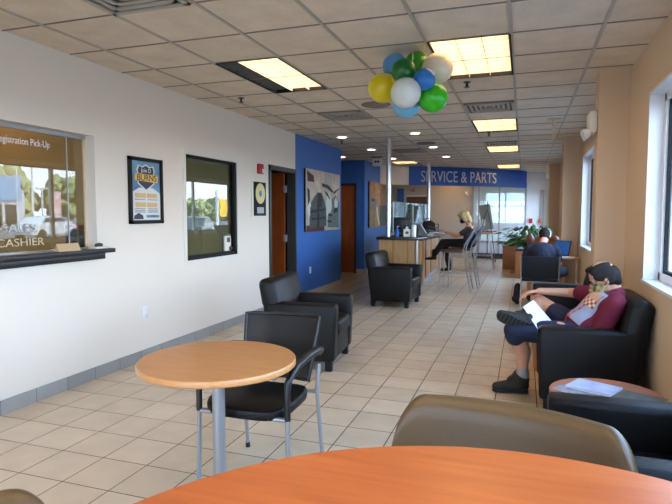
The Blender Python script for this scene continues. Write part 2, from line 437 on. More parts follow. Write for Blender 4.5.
side_window(8, CASH, True, WL-.11); side_window(9, OFF, False, WL-.03)
# offices behind the left wall
struct(MB().box(-7.9, WL-.12, 4.55, 4.65, 0, CE).build('wall_office_divide', M['officewall'], smooth=None))
struct(MB().box(-7.9, WL-.12, 6.95, 7.05, 0, CE).build('wall_office_end', M['officewall'], smooth=None))
b = MB(); b.box(-6.6, -6.5, YB, 4.55, 0, CE); struct(b.build('wall_office_rear', M['officewall'], smooth=None))
# roller shade in the second office window
tag(MB().box(WL-.085, WL-.08, 5.2, 6.25, .96, 2.08).build('roller_shade', mat('grey_green_shade', (178, 178, 156), .8), smooth=None), 'grey-green roller shade pulled down behind the black-framed office window', 'shade')
# door 1 and its dark frame
b = MB()
y0, y1, z1 = DOOR[0], DOOR[1], DOOR[3]
for (a, c, d, e) in [(y0-.045, y0+.02, 0, z1), (y1-.03, y1+.012, 0, z1), (y0-.045, y1+.012, z1-.045, z1+.02)]:
    b.box(WL-.135, WL+.018, a, c, d, e, m=M['dgrey'])
struct(b.build('trim_3', M['dgrey']))
d = MB().box(-4.58, -3.69, 8.15, 8.195, .01, 2.1).build('door_1', M['door'], smooth=None); struct(d)
for z in (.3, 1.05, 1.85):
    MB().box(-3.69, -3.66, 8.12, 8.205, z-.055, z+.055).build('hinge', M['silver'], d, smooth=None)
MB().tube([(-4.5, 8.14, 1.0), (-4.5, 8.09, 1.0), (-4.4, 8.09, 1.0)], .01).build('handle', M['silver'], d)
struct(MB().box(-4.72, -3.9, 12.79, 12.835, .01, 2.13).build('door_2', wood('lit_door_veneer', (196, 98, 40), (168, 78, 30), .4, 3, (14, 14, 1)), smooth=None))  # brown door veneer lightened; the light falling on this door is in its colour
b = MB()
for (a, c, dd, e) in [(-4.78, -4.72, 0, 2.19), (-3.905, -3.85, 0, 2.19), (-4.78, -3.85, 2.13, 2.19)]: b.box(a, c, 12.735, 12.86, dd, e)
struct(b.build('trim_4', mat('brown_frame', (74, 44, 26), .5), smooth=None))

# bulkhead carrying the sign
def sg(t):
    A = Vector((-2.97, 14.75)); Mi = Vector((-1.42, 15.85)); B = Vector((.03, 17.56)); C = 2*Mi-(A+B)/2
    return A*(1-t)**2 + C*2*t*(1-t) + B*t*t
def arcwall(name, ts, z0, z1, th, m):
    b = MB(); P = [sg(t) for t in ts]; N = []
    for i in range(len(P)):
        d = (P[min(i+1, len(P)-1)]-P[max(i-1, 0)]).normalized(); N.append(Vector((-d.y, d.x))*th)
    pts = [tuple(p) for p in P]+[tuple(p+n) for p, n in reversed(list(zip(P, N)))]
    b.prism(pts, z0, z1, 'z'); return b.build(name, m, smooth=30)
TS = [i/20 for i in range(21)]
struct(arcwall('wall_bulkhead', TS, 2.24, CE+.003, .2, M['cream']))
struct(MB().prism([(-3.65, 14.25), (-2.97, 14.75), (-3.09, 14.93), (-3.65, 14.5)], 2.24, CE+.003, 'z').build('wall_bulkhead_end', M['cream'], smooth=None))
sign = empty('hanging_sign', (0, 0, 0), 0, 'long curved blue sign reading SERVICE & PARTS below the ceiling', 'sign')
M['signblue'] = mat('sign_blue', (34, 84, 168), .5)
b = MB(); P = [sg(t) for t in TS]
def offs(P, th):
    out = []
    for i in range(len(P)):
        d = (P[min(i+1, len(P)-1)]-P[max(i-1, 0)]).normalized(); out.append(P[i]+Vector((-d.y, d.x))*th)
    return out
pts = [tuple(p) for p in offs(P, -.03)]+[tuple(p) for p in reversed(offs(P, -.002))]
b.prism(pts, 2.225, CE-.006, 'z'); b.build('sign_board', M['signblue'], sign, smooth=30)
me = text_mesh('SERVICE & PARTS', .42, .012, 'LEFT', -.002, 1.02)
xs = [v.co.x for v in me.vertices]; ys = [v.co.y for v in me.vertices]; xa, xb = min(xs), max(xs); ya, yb_ = min(ys), max(ys)
for v in me.vertices:
    t = .09 + (v.co.x-xa)/(xb-xa)*(.705-.09)
    p = sg(t); e = (sg(t+.01)-sg(t-.01)).normalized(); n = Vector((e.y, -e.x))
    off = .045+v.co.z; z = 2.32+(v.co.y-ya)/(yb_-ya)*.30
    v.co = (p.x+n.x*off, p.y+n.y*off, z)
me.materials.clear(); me.materials.append(mat('pale_silver_letter', (205, 212, 218), .4)); o = bpy.data.objects.new('lettering', me); COL.objects.link(o); o.parent = sign

# glass partition and far zone
PY = 18.4
part = MB()
for x in (-1.6, -1.42, -.78, .02): part.box(x, x+.05, PY-.03, PY+.03, 0, 2.45, m=M['silver'])
part.box(-1.6, .07, PY-.03, PY+.03, .52, .58, m=M['silver']); part.box(-1.6, .07, PY-.03, PY+.03, 2.38, 2.45, m=M['silver'])
part.box(-1.6, .07, PY-.035, PY+.035, 0, .17, m=M['dgrey'])
part.box(-1.57, .04, PY-.004, PY+.004, .17, .55, m=M['frost']); part.box(-1.57, .04, PY-.004, PY+.004, .9, 1.15, m=M['frost'])
part.box(-1.57, .04, PY-.003, PY+.003, .58, 2.4, m=M['partglass']); struct(part.build('window_10', M['silver'], smooth=None))
struct(MB().box(-1.6, .62, PY-.05, PY+.05, 2.45, CE).build('wall_over_partition', M['white'], smooth=None))
wall_x('wall_service', PY, PY+.12, -7.9, -1.6, 0, CE+.01, [(-3.8, -3.0, 0, 2.08)], mat('grey_beige_paint', (196, 186, 172), .75))
struct(MB().box(-3.8, -3.0, PY+.04, PY+.08, .01, 2.03).build('door_3', wood('dark_veneer', (104, 70, 44), (88, 56, 34), .4, 3, (14, 14, 1)), smooth=None))
struct(MB().box(-4.08, -3.86, PY-.1, PY-.002, 0, 2.3).build('wall_service_column', M['blue'], smooth=None))
tag(MB().box(-3.64, -3.49, PY-.05, PY-.01, 2.2, 2.27, m=M['red']).build('exit_sign', M['red']), 'small red exit sign high over the far doorway behind the counter', 'exit sign')
o = COL.objects['exit_sign']; text_obj('lettering', 'EXIT', .06, M['paper'], Matrix.Translation((-3.625, PY-.051, 2.213)) @ Matrix.Rotation(PI/2, 4, 'X'), o, width=.12)
cm = MB(); cm.box(-1.84, -1.76, PY-.05, PY-.002, 2.1, 2.2); cm.tube([(-1.8, PY-.05, 2.13), (-1.8, PY-.12, 2.1), (-1.72, PY-.25, 2.05)], .035)
tag(cm.build('security_camera', M['offwhite']), 'small white security camera high on the beige wall behind the seated woman', 'camera')
struct(MB().box(.56, .70, YF-.06, YF-.001, 0, 2.35).build('trim_5', mat('grey_trim', (165, 165, 162), .5), smooth=None))
for nm, x, c, lb in [('fire_alarm', .25, M['red'], 'small red fire alarm box on the far white wall'), ('wall_switch', .57, M['boxwood'], 'small tan wall box beside the red alarm on the far wall')]:
    tag(MB().box(x-.06, x+.06, YF-.11, YF-.062 if x > .5 else YF-.001, 1.1, 1.28, bev=.01).build(nm, c), lb, 'alarm' if x < .5 else 'wall box')

# ------------------------------------------------------------------ ceiling fixtures
M['lamp'] = emis('warm_fluorescent', (255, 216, 164), 6.8)
M['louver'] = mat('cream_louver', (250, 244, 230), .4)
M['darkcell'] = mat('unlit_louver', (92, 92, 84), .5)
def troffer(key, dark, label):
    i, j = LIGHTS[key]; x0, y0 = gx0+i*G, gy0+j*G
    t = empty('ceiling_light', (x0, y0, CE), 0, label, 'ceiling light', 'recessed fluorescent ceiling lights')
    X, Y = G, 2*G
    b = MB()
    for (a, c, d, e) in [(0, X, 0, .008), (0, X, Y-.008, Y), (0, .02, 0, Y), (X-.02, X, 0, Y)]:
        b.box(a+.001, c-.001, d+.001, e-.001, -.006, .13)
    b.build('frame', M['matte_black'], t, smooth=None)
    cols = 3; w = (X-.04)/cols
    for k in range(cols):
        off = k in dark
        a = .02+k*w
        MB().box(a, a+w, .02, Y-.02, .055, .07).build('tube_panel', M['darkcell'] if off else M['lamp'], t, smooth=None)
        lv = MB(); mm = M['darkcell'] if off else M['louver']
        lv.box(a-.003, a+.003, .02, Y-.02, .0, .055)
        for q in range(1, 10):
            y = .02+(Y-.04)*q/10; lv.prism([(y-.004, .0), (y+.004, .0), (y+.014, .054), (y-.014, .054)], a, a+w, 'x')
        lv.build('louver', mm, t, smooth=None)
    return t
troffer('A', (0,), 'recessed ceiling light on the left with one of three strips dark')
troffer('B', (), 'large lit recessed ceiling light right of the balloons')
troffer('C', (), 'lit recessed ceiling light behind the vent beyond the balloons')
troffer('D', (), 'third lit recessed ceiling light in the row toward the blue sign')
troffer('E', (), 'farthest lit recessed ceiling light beyond the blue sign top')
troffer('F', (), 'lit recessed ceiling light just before the left end of the blue sign')
for k in 'HIJKLPQS': troffer(k, (), 'unseen lit recessed ceiling light out of the frame')  # all unseen; the office pair is added to brighten the rooms behind the glass
def vent(i, j, label, yscale=1.0):
    t = empty('ceiling_vent', (gx0+i*G, gy0+j*G, CE), 0, label, 'vent', 'square ceiling air vents')
    fr = MB(); n = 5
    MB().box(.03, G-.03, .03, G-.03, -.001, .002).build('backing', mat('vent_shadow', (92, 86, 78), .8), t, smooth=None)
    for q in range(n):
        a = .02+q*.055; zz = -.018+q*.004
        for (x0, x1, y0, y1) in [(a, G-a, a, a+.03), (a, G-a, G-a-.03, G-a), (a, a+.03, a, G-a), (G-a-.03, G-a, a, G-a)]:
            fr.box(x0, x1, y0, y1, zz, zz+.012)
    fr.build('slats', M['tbar'], t, smooth=None)
    return t
vent(-4, -2, 'square ceiling vent at the top left edge nearest the camera')
vent(-4, 5, 'square ceiling vent between the left light and the round columns')
vent(-1, 5, 'square ceiling vent between the two lit lights on the right')
vent(-4, 12, 'square ceiling vent right of the front steel column')
vent(-1, 11, 'square ceiling vent directly before the third light')
vent(-5, 17, 'small far ceiling vent above the white end of the bulkhead')
M['down'] = emis('downlight_lens', (255, 240, 214), 9)
DL = [(-2.93, 8.85, 'downlight above the blue wall, nearest on the left'), (-1.68, 8.8, 'downlight directly below the balloons in the picture'), (-2.93, 10.73, 'downlight second in the left row, before the front column'), (-1.69, 10.72, 'downlight second in the row right of the balloons'), (-1.69, 12.57, 'downlight third in the row, above the sign letters'), (-2.93, 12.62, 'downlight just right of the front steel column'), (-3.95, 11.9, 'downlight in the hallway by the blue corner')]
for x, y, lb in DL:
    t = empty('downlight', (x, y, CE), 0, 'small round white '+lb, 'downlight', 'small round downlights')
    MB().lathe([(.105, -.012), (.105, 0), (.075, 0), (.075, -.006), (.105, -.012)], n=24).build('ring', M['white'], t)
    MB().lathe([(0, -.007), (.075, -.007), (.075, -.003)], n=24).build('lens', M['down'], t)
for x, y, lb in [(-1.69, 6.38, 'round grey ceiling speaker under the yellow balloon'), (-1.72, 10.08, 'small far round grey ceiling speaker between downlights')]:
    tag(MB().lathe([(0, -.012), (.16, -.012), (.175, -.004), (.175, 0)], (x, y, CE), 28).build('ceiling_speaker', mat('speaker_grille', (128, 118, 106), .8)), lb, 'speaker', 'ceiling speakers')
for x, y, lb in [(-3.02, 5.53, 'left of the left ceiling light'), (-.56, 5.6, 'below the big light on the right'), (-3.09, 9.32, 'under the nearest left downlight'), (-.56, 9.18, 'behind the second right-hand light')]:
    s_ = MB(); s_.lathe([(.035, 0), (.035, -.006), (.012, -.01), (.012, -.045), (.0, -.045)], (x, y, CE), 16); s_.lathe([(.03, -.05), (.03, -.053), (0, -.053)], (x, y, CE), 16); s_.box(x-.014, x+.014, y-.002, y+.002, CE-.053, CE-.03)
    tag(s_.build('sprinkler_head', M['dgrey']), 'small fire sprinkler head on the ceiling '+lb, 'sprinkler', 'ceiling sprinklers')
h = MB(); h.lathe([(.09, 0), (.09, -.012), (.0, -.012)], (.36, 8.13, CE), 20); h.box(.335, .385, 8.1, 8.16, CE-.27, CE-.012, bev=.008)
tag(h.build('ceiling_pendant_sensor', mat('cream_plastic', (214, 200, 168), .5)), 'small cream post hanging from the ceiling near the right piers', 'sensor')
h = MB(); h.box(-3.3, -3.06, 12.1, 12.2, CE-.02, CE-.0, m=M['dgrey']); h.box(-3.29, -3.07, 12.13, 12.17, CE-.21, CE-.02, bev=.008, m=M['offwhite']); h.cyl((-3.21, 12.128, 2.63), (-3.21, 12.12, 2.63), .025, m=M['black']); h.cyl((-3.15, 12.128, 2.63), (-3.15, 12.12, 2.63), .025, m=M['black'])
tag(h.build('hanging_restroom_sign', M['offwhite']), 'small white hanging sign with two dark symbols left of the front column', 'sign')
# emergency light on the first pier
e_ = empty('emergency_light', (.62, 5.66, 2.29), 0, 'white twin-head emergency light on the side of the nearest pier', 'emergency light')
MB().box(-.075, -.001, -.1, .1, -.1, .1, bev=.02).build('housing', M['offwhite'], e_)
for s_ in (-1, 1):
    MB().lathe([(.0, 0), (.035, .005), (.048, .05), (.048, .06), (0, .06)], (-.06, s_*.07, .02-.11), 20, T=Matrix.Rotation(R(-110), 4, 'Y')).build('lamp_head', M['white'], e_)

# steel columns
for x, y, z0, lb in [(-2.23, 9.3, 1.052, 'nearer brushed steel column rising from the counter corner'), (-2.3, 13.95, 1.052, 'farther steel column rising from the counter behind the glass screen')]:
    c = empty('steel_column', (x, y, 0), 0, lb, 'column', 'round steel columns')
    MB().cyl((0, 0, z0), (0, 0, CE-.002), .042, n=28).build('shaft', M['chrome'], c)
    MB().lathe([(.085, 0), (.085, -.012), (.044, -.014), (.044, 0)], (0, 0, CE-.001), 28).build('ceiling_plate', M['chrome'], c)

# ------------------------------------------------------------------ left wall objects
# cashier shelf
sh = empty('wall_shelf', (WL, 2.8, 1.14), 0, 'long black ledge under the cashier window', 'shelf')
MB().box(.002, .13, -1.3, 1.12, -.03, .006, bev=.006).build('ledge', M['black'], sh)
MB().box(.002, .07, -1.3, 1.06, -.085, -.03, bev=.004).build('bracket_rail', M['black'], sh)
text_obj('lettering', 'Title & Registration Pick-Up', .075, M['paper'], LW(WL-.1, 2.80, 1.975), COL.objects['window_8'], width=.66, ext=.0005)
M['decal'] = mat('white_decal', (170, 176, 178), .5); M['decaly'] = mat('pale_gold_decal', (196, 182, 148), .5)
text_obj('lettering', 'SALES', .085, M['decal'], LW(WL-.1, 3.0, 1.31), COL.objects['window_8'], width=.30, ext=.0005)
text_obj('lettering', 'CASHIER', .085, M['decaly'], LW(WL-.1, 2.95, 1.20), COL.objects['window_8'], width=.42, ext=.0005)
np_ = MB(); np_.prism([(-.025, 0), (.03, 0), (.0, .062)], -.11, .11, 'y'); o = np_.build('name_plate', mat('tan_plate', (196, 168, 130), .5), smooth=None); o.location = (WL+.06, 3.45, 1.147)
tag(o, 'tan wedge name plate standing on the black cashier ledge', 'name plate')
text_obj('lettering', 'CASHIER', .03, M['matte_black'], Matrix.Translation((.018, -.08, .02)) @ Matrix.Rotation(R(90), 4, 'Z') @ Matrix.Rotation(R(64), 4, 'X'), o, width=.16, ext=.0005)
h = empty('desk_bell_tray', (WL+.055, 3.79, 1.147), 0, 'small dark card holder tray at the right end of the cashier ledge', 'tray')
MB().box(-.05, .05, -.07, .07, 0, .018, bev=.006).build('tray', M['offwhite'], h); MB().ell((0, .01, .03), (.03, .04, .02)).build('bell', M['dgrey'], h)
h = empty('card_terminal', (WL-.3, 4.0, 1.1), 0, 'black device with red top behind the right side of the cashier glass', 'device')
MB().box(-.08, .08, -.14, .1, 0, .2, bev=.02).build('body', M['black'], h); MB().box(-.08, .08, -.14, .1, .2, .25, bev=.015).build('top', M['red'], h)
tag(MB().box(WL-.75, WL-.2, 1.5, 4.5, 1.02, 1.1, bev=.01).build('worktop', M['black']), 'dark worktop behind the cashier glass', 'worktop')
fr = empty('picture_frame', (-6.49, 1.35, 1.85), 0, 'brown framed picture on the office wall behind the cashier glass', 'picture')
b = MB(); 
for (a, c, d, e) in [(-.35, .35, .25, .3), (-.35, .35, -.3, -.25), (-.35, -.3, -.3, .3), (.3, .35, -.3, .3)]: b.box(0, .03, a, c, d, e)
b.build('frame', M['door'], fr, smooth=None); MB().box(0, .01, -.3, .3, -.25, .25).build('print', M['tan'], fr, smooth=None)
# poster
po = empty('framed_poster', (WL, 4.5, 1.67), 0, 'black framed blue and yellow promotional poster on the white wall', 'poster')
b = MB(); Y2, Z2 = .25, .32
for (a, c, d, e) in [(-Y2, Y2, Z2-.035, Z2), (-Y2, Y2, -Z2, -Z2+.035), (-Y2, -Y2+.035, -Z2, Z2), (Y2-.035, Y2, -Z2, Z2)]: b.box(0.001, .028, a, c, d, e)
b.build('frame', M['matte_black'], po, smooth=None)
pm = lambda n, c: mat(n, c, .5)
pb = MB(); m_bl = mat('poster_blue', (74, 104, 150), .5, col2=(120, 170, 190), scale=3); m_wh = pm('poster_white', (214, 218, 214)); m_ye = pm('poster_yellow', (232, 188, 58)); m_dk = pm('poster_dark', (48, 50, 74)); m_ta = pm('poster_tan', (206, 178, 120)); m_gy = pm('poster_grey', (150, 156, 166))
pb.box(.002, .012, -.22, .22, -.29, .29, m=m_bl)
def pr_(y0, y1, z0, z1, m, d=.013): pb.box(.011, d, y0, y1, z0, z1, m=m)
pb.prism([(-.22, -.29), (.22, -.29), (.22, -.02), (.1, .03), (-.1, .03), (-.22, -.02)], .011, .0125, 'x', m=m_wh)
sh_ = [(-.1, .25), (-.05, .235), (0, .26), (.05, .235), (.1, .25), (.12, .2), (.1, .15), (.11, .07), (0, .0), (-.11, .07), (-.1, .15), (-.12, .2)]
pb.prism([(p[0]*1.14, p[1]+.0) for p in sh_], .011, .0135, 'x', m=m_wh); pb.prism([(p[0], .13+(p[1]-.13)*.9) for p in sh_], .012, .0145, 'x', m=m_dk)
pb.prism([(-.17, .1), (.17, .085), (.185, .16), (-.155, .165)], .012, .016, 'x', m=m_ye)
for z in (-.045, -.135):
    pr_(-.16, -.01, z-.022, z+.022, m_ta, .015); pr_(.01, .16, z-.022, z+.022, m_ta, .015)
for z in (-.083, -.172, -.19, -.205):
    pr_(-.17, -.02, z-.006, z+.004, m_gy, .0145); pr_(.02, .17, z-.006, z+.004, m_gy, .0145)
pb.prism([(-.19, -.275), (-.05, -.275), (-.06, -.24), (-.12, -.215), (-.18, -.24)], .011, .016, 'x', m=m_dk); pr_(0, .19, -.26, -.235, m_bl, .015)
pb.build('print', m_bl, po, smooth=None)
text_obj('lettering', "Join D", .06, m_wh, LW(.0165, -.075, .18), po, width=.15, ext=.0005); text_obj('lettering', 'BURNS', .085, m_dk, LW(.0175, -.14, .1), po, width=.29, ext=.0005, bold=.001)
# gold record
gr = empty('framed_record', (WL, 6.905, 1.655), 0, 'gold record in a black frame with plaque, beside the open door', 'framed record')
b = MB(); b.box(.001, .02, -.2, .2, -.25, .25, m=M['offwhite']); b.box(.001, .03, -.16, .2, -.235, .235, m=M['matte_black']); b.build('frame', M['matte_black'], gr, smooth=None)
MB().lathe([(0, 0), (.142, 0), (.142, .006), (.05, .006), (.0, .006)], (.03, .02, .075), 40, T=Matrix.Rotation(PI/2, 4, 'Y')).build('record', M['print_gold'], gr)
MB().lathe([(0, 0), (.045, 0), (.045, .003), (0, .003)], (.036, .02, .075), 24, T=Matrix.Rotation(PI/2, 4, 'Y')).build('record_label', pm('record_blue', (110, 130, 170)), gr)
MB().box(.03, .036, -.08, .12, -.2, -.115).build('plaque', M['silver'], gr, smooth=None)
# alarm strobe
al = empty('fire_alarm_strobe', (WL, 6.95, 2.075), 0, 'red fire alarm strobe high on the white wall beside the door', 'alarm')
MB().box(.001, .05, -.065, .065, -.07, .07, bev=.012).build('housing', M['red'], al); MB().box(.05, .06, .0, .045, -.055, .0, bev=.004).build('strobe_lens', M['white'], al)
def outlet(x, y, z, lb):
    t = empty('wall_outlet', (x, y, z), 0, lb, 'outlet'); MB().box(.001, .008, -.038, .038, -.06, .06, bev=.003).build('plate', M['white'], t)
    for s in (-1, 1): MB().box(.008, .0095, -.016, .016, s*.025-.014, s*.025+.014).build('socket', M['offwhite'], t, smooth=None)
outlet(WL, 4.45, .476, 'white wall outlet low on the white wall'); outlet(WL, 8.88, .465, 'white wall outlet low on the blue wall')
kp = empty('keypad_box', (WL-.028, 6.1, 1.06), 0, 'small white box with a dark screen on the office window corner', 'keypad')
MB().box(.0, .03, -.085, .05, -.08, .11, bev=.006).build('case', M['offwhite'], kp); MB().box(.03, .033, -.05, .02, .03, .09).build('screen', M['dgrey'], kp, smooth=None); MB().ell((.035, .03, -.05), (.02, .03, .03)).build('knob', M['dgrey'], kp)
# canvases
def canvas(name, loc, wy, wz, seed, label, cols, shapes):
    t = empty(name, loc, 0, label, 'picture'); b = MB(); n = len(cols)
    for k, c in enumerate(cols):
        a = -wy/2+wy*k/n; b.box(.001, .04, a, a+wy/n-.004, -wz/2, wz/2, m=c)
    b.box(.001, .03, -wy/2, wy/2, -wz/2, wz/2, m=M['matte_black'])
    b.build('panel', M['tan'], t, smooth=None)
    b = MB(); d = .0405
    for (c, pts) in shapes: 
        d += .0006; b.prism([(p[0]*wy-wy/2, wz/2-p[1]*wz) for p in pts], .040, d, 'x', m=c)
    b.build('artwork', M['dgrey'], t, smooth=None)
    return t
ac = [mat('canvas_a', (196, 184, 168), .7, col2=(168, 158, 150), scale=5), mat('canvas_b', (212, 200, 182), .7, col2=(180, 160, 140), scale=5)]
adk = mat('art_charcoal', (44, 48, 50), .6, col2=(92, 96, 94), scale=22); adk2 = mat('art_black', (28, 28, 30), .6); agr = mat('art_green', (92, 112, 92), .6); awh = mat('art_white', (206, 210, 206), .6); amr = mat('art_maroon', (84, 38, 36), .7); agy = mat('art_grey', (128, 128, 124), .6, col2=(90, 90, 88), scale=30)
canvas('canvas_picture', (WL, 9.5, 1.68), 1.78, 1.08, 1, 'large pale canvas print of dark abstract figures on the blue wall', [ac[0], ac[1], ac[0], ac[1]], [
    (amr, [(0, .9), (.5, .9), (.5, 1), (0, 1)]), (agr, [(.1, .55), (.25, .4), (.3, .9), (.08, .95)]), (adk2, [(.03, .3), (.09, .34), (.1, .6), (.05, .62)]), (awh, [(.02, .62), (.1, .5), (.13, .62), (.07, .8)]),
    (adk, [(.08, .95), (.1, .62), (.22, .45), (.3, .36), (.42, .36), (.5, .5), (.55, .62), (.56, .92)]), (adk2, [(.3, .4), (.36, .36), (.44, .42), (.42, .6), (.3, .6)]),
    (awh, [(.56, .75), (.55, .5), (.62, .35), (.7, .42), (.74, .6), (.66, .7)]), (agy, [(.6, .95), (.62, .72), (.72, .7), (.74, .45), (.86, .38), (.97, .5), (.96, .96)]),
    (adk2, [(.42, .2), (.62, .22), (.78, .32), (.74, .34), (.58, .27), (.46, .26)]), (adk2, [(.5, .32), (.6, .36), (.68, .46), (.65, .46), (.56, .38)]), (adk2, [(.78, .33), (.98, .24), (.97, .26), (.8, .36)]),
    (adk2, [(.12, .66), (.5, .62), (.5, .66), (.12, .7)]), (adk2, [(.14, .78), (.52, .76), (.52, .8), (.14, .82)]), (adk2, [(.3, .46), (.34, .46), (.34, .95), (.3, .95)]), (adk2, [(.62, .7), (.74, .72), (.74, .76), (.62, .75)]), (adk2, [(.6, .82), (.72, .84), (.72, .87), (.6, .86)]), (amr, [(.02, .04), (.18, .1), (.2, .2), (.04, .2)]), (awh, [(.8, .5), (.86, .42), (.92, .5), (.9, .6), (.82, .6)]), (adk2, [(.8, .62), (.9, .6), (.92, .66), (.8, .7)])])
bro = [mat('canvas_rust', (176, 138, 100), .7, col2=(110, 80, 60), scale=9, stretch=(1, 4, 1)), mat('canvas_rust_light', (196, 164, 128), .7, col2=(130, 96, 72), scale=9, stretch=(1, 4, 1))]
canvas('canvas_picture', (-3.65, 14.12, 1.68), 2.1, 1.15, 2, 'brown canvas print with grey shapes on the blue wall behind the counter', [bro[0], bro[1], bro[0], bro[1]], [
    (agy, [(.02, .33), (.3, .36), (.34, .44), (.28, .5), (.3, .6), (.1, .64), (.04, .52)]), (adk2, [(.08, .37), (.22, .38), (.22, .43), (.08, .42)]), (adk, [(.48, .52), (.95, .48), (.96, .98), (.5, .98)]), (awh, [(.3, .55), (.36, .55), (.42, .8), (.48, .95), (.44, .96), (.36, .82)])])

# ------------------------------------------------------------------ counter
ct = empty('service_counter', (0, 0, 0), 0, 'oak service counter with dark top under the steel columns', 'counter')
top = [(-2.40, 9.12), (-1.78, 9.02), (-1.66, 9.08), (-1.57, 9.4), (-1.5, 10.4), (-1.53, 11.4), (-1.62, 12.3), (-1.78, 13.2), (-1.98, 14.3), (-2.55, 14.4), (-2.45, 11.5)]
MB().prism(top, 1.005, 1.05, 'z', bev=.006).build('countertop', M['stone'], ct)
body = [(-2.37, 9.2), (-1.73, 9.14), (-1.69, 9.2), (-1.76, 9.9), (-1.9, 10.9), (-1.98, 12.2), (-2.08, 14.2), (-2.5, 14.3), (-2.4, 11.5)]
MB().prism(body, .1, 1.0, 'z').build('carcass', M['oak'], ct, smooth=None)
MB().prism([(x+(.03 if x < -2.2 else -.03), y+.03) for x, y in body], 0, .1, 'z').build('toe_kick', mat('grey_blue_kick', (150, 160, 172), .5), ct, smooth=None)
for (x, y, wd) in [(-2.12, 9.172, .02), (-1.86, 9.15, .02)]:
    MB().box(x, x+wd, y-.006, y+.03, .1, 1.0).build('panel_trim', M['oak2'], ct, smooth=None)
MB().cyl((-1.70, 9.14, 0), (-1.70, 9.14, 1.004), .022).build('corner_post', M['silver'], ct)
for (p, q) in [((-1.70, 9.3), (-1.765, 9.9)), ((-1.8, 10.2), (-1.9, 10.85)), ((-1.93, 11.3), (-1.985, 12.1)), ((-2.0, 12.4), (-2.06, 13.6))]:
    dx, dy = q[0]-p[0], q[1]-p[1]; L = math.hypot(dx, dy); a = math.atan2(dy, dx)
    MB().box(0, L, -.03, .0, .12, .98, T=Matrix.Translation((p[0], p[1], 0)) @ Matrix.Rotation(a, 4, 'Z')).build('side_panel', M['oak2'], ct, smooth=None)
gs = empty('glass_screen', (-2.3, 9.45, 1.05), 0, 'clear glass screen standing on the counter between the steel columns', 'glass screen')
MB().box(-.005, .005, 0, 4.35, .04, .63).build('glass_panel', M['counterglass'], gs, smooth=None)
for y in (.5, 2.4, 4.3): MB().box(-.015, .015, y-.02, y+.02, 0.001, .61).build('clamp_post', M['silver'], gs)
# things on the counter
Z1 = 1.051
def on(name, lb, cat, x, y, rz=0, group=None): return empty(name, (x, y, Z1), rz, lb, cat, group)
t = on('hand_sanitizer', 'blue pump bottle near the front column on the counter', 'bottle', -2.1, 9.42)
MB().lathe([(0, 0), (.035, 0), (.035, .11), (.015, .13), (.015, .15), (0, .15)]).build('bottle', pm('blue_liquid', (40, 96, 190)), t); MB().tube([(0, 0, .15), (0, 0, .18), (.04, 0, .18)], .006).build('pump', M['white'], t)
t = on('water_bottle', 'clear water bottle with blue label behind the blue pump bottle', 'bottle', -2.02, 9.8)
MB().lathe([(0, 0), (.032, 0), (.032, .15), (.012, .19), (.012, .21), (0, .21)]).build('bottle', M['counterglass'], t); MB().lathe([(.033, .06), (.033, .12)], n=24).build('bottle_label', M['signblue'], t)
t = on('tissue_box', 'white patterned tissue box on the counter front', 'box', -1.93, 9.45, .2)
MB().box(-.06, .06, -.06, .06, 0, .13, bev=.006).build('box', M['offwhite'], t); MB().prism([(-.03, .13), (.03, .13), (.015, .18), (-.02, .17)], -.01, .02, 'y').build('tissue', M['paper'], t); MB().ell((0, -.061, .07), (.03, .003, .025)).build('print', M['dgrey'], t)
t = on('wipes_canister', 'tall white canister beside the tissue box', 'canister', -1.8, 9.4)
MB().lathe([(0, 0), (.04, 0), (.04, .17), (0, .17)]).build('can', M['white'], t); MB().lathe([(.042, .17), (.042, .2), (.02, .21), (0, .21)]).build('lid', M['offwhite'], t)
t = on('card_rack', 'grey slanted brochure stand with white leaflets on the counter', 'brochure stand', -1.78, 10.1, .3)
MB().prism([(-.1, 0), (.08, 0), (.08, .02), (-.06, .2), (-.08, .2)], -.1, .1, 'y').build('stand', M['dgrey'], t, smooth=None); MB().prism([(.07, .03), (.08, .035), (-.03, .22), (-.045, .215)], -.09, .09, 'y').build('leaflet', M['paper'], t, smooth=None)
t = on('monitor', 'small dark monitor seen behind the bottles on the counter', 'monitor', -2.18, 10.2, .1)
MB().box(-.17, .17, -.015, .015, .1, .33, bev=.006).build('screen', M['black'], t); MB().box(-.02, .02, .01, .03, 0, .2).build('neck', M['black'], t); MB().box(-.1, .1, -.06, .08, 0, .012).build('foot', M['black'], t)
t = on('desk_phone', 'black desk phone on the counter before the seated woman', 'phone', -1.82, 11.45, .4)
MB().prism([(-.1, 0), (.1, 0), (.1, .03), (-.1, .1)], -.1, .1, 'y', bev=.008).build('base', M['black'], t); MB().tube([(-.09, -.07, .13), (0, -.07, .11), (.09, -.07, .07)], .02).build('handset', M['black'], t)
t = on('paper_tray', 'black mesh paper tray on the counter near the woman', 'tray', -2.0, 12.5, .1)
for z in (0, .08, .16): MB().box(-.17, .17, -.13, .13, z, z+.015).build('shelf', M['black'], t, smooth=None)
for sx in (-1, 1):
    for sy in (-1, 1): MB().cyl((sx*.165, sy*.125, 0), (sx*.165, sy*.125, .18), .006, n=8).build('rod', M['black'], t)
MB().box(-.14, .13, -.11, .11, .016, .05).build('paper_stack', M['paper'], t, smooth=None)
t = on('satchel', 'black bag with chrome trim on the counter left of the tray', 'bag', -1.98, 12.0, .3)
MB().prism([(-.16, 0), (.16, 0), (.14, .2), (.05, .26), (-.1, .24)], -.07, .07, 'y', bev=.02).build('body', M['black_cloth'], t); MB().tube([(-.08, 0, .23), (-.05, 0, .3), (.04, 0, .3), (.06, 0, .24)], .008).build('handle', M['black'], t)
tag(MB().box(-1.85, -1.6, 10.1, 10.4, Z1, Z1+.006).build('paper_sheet', M['paper'], smooth=None), 'white paper sheet lying on the counter edge', 'paper')
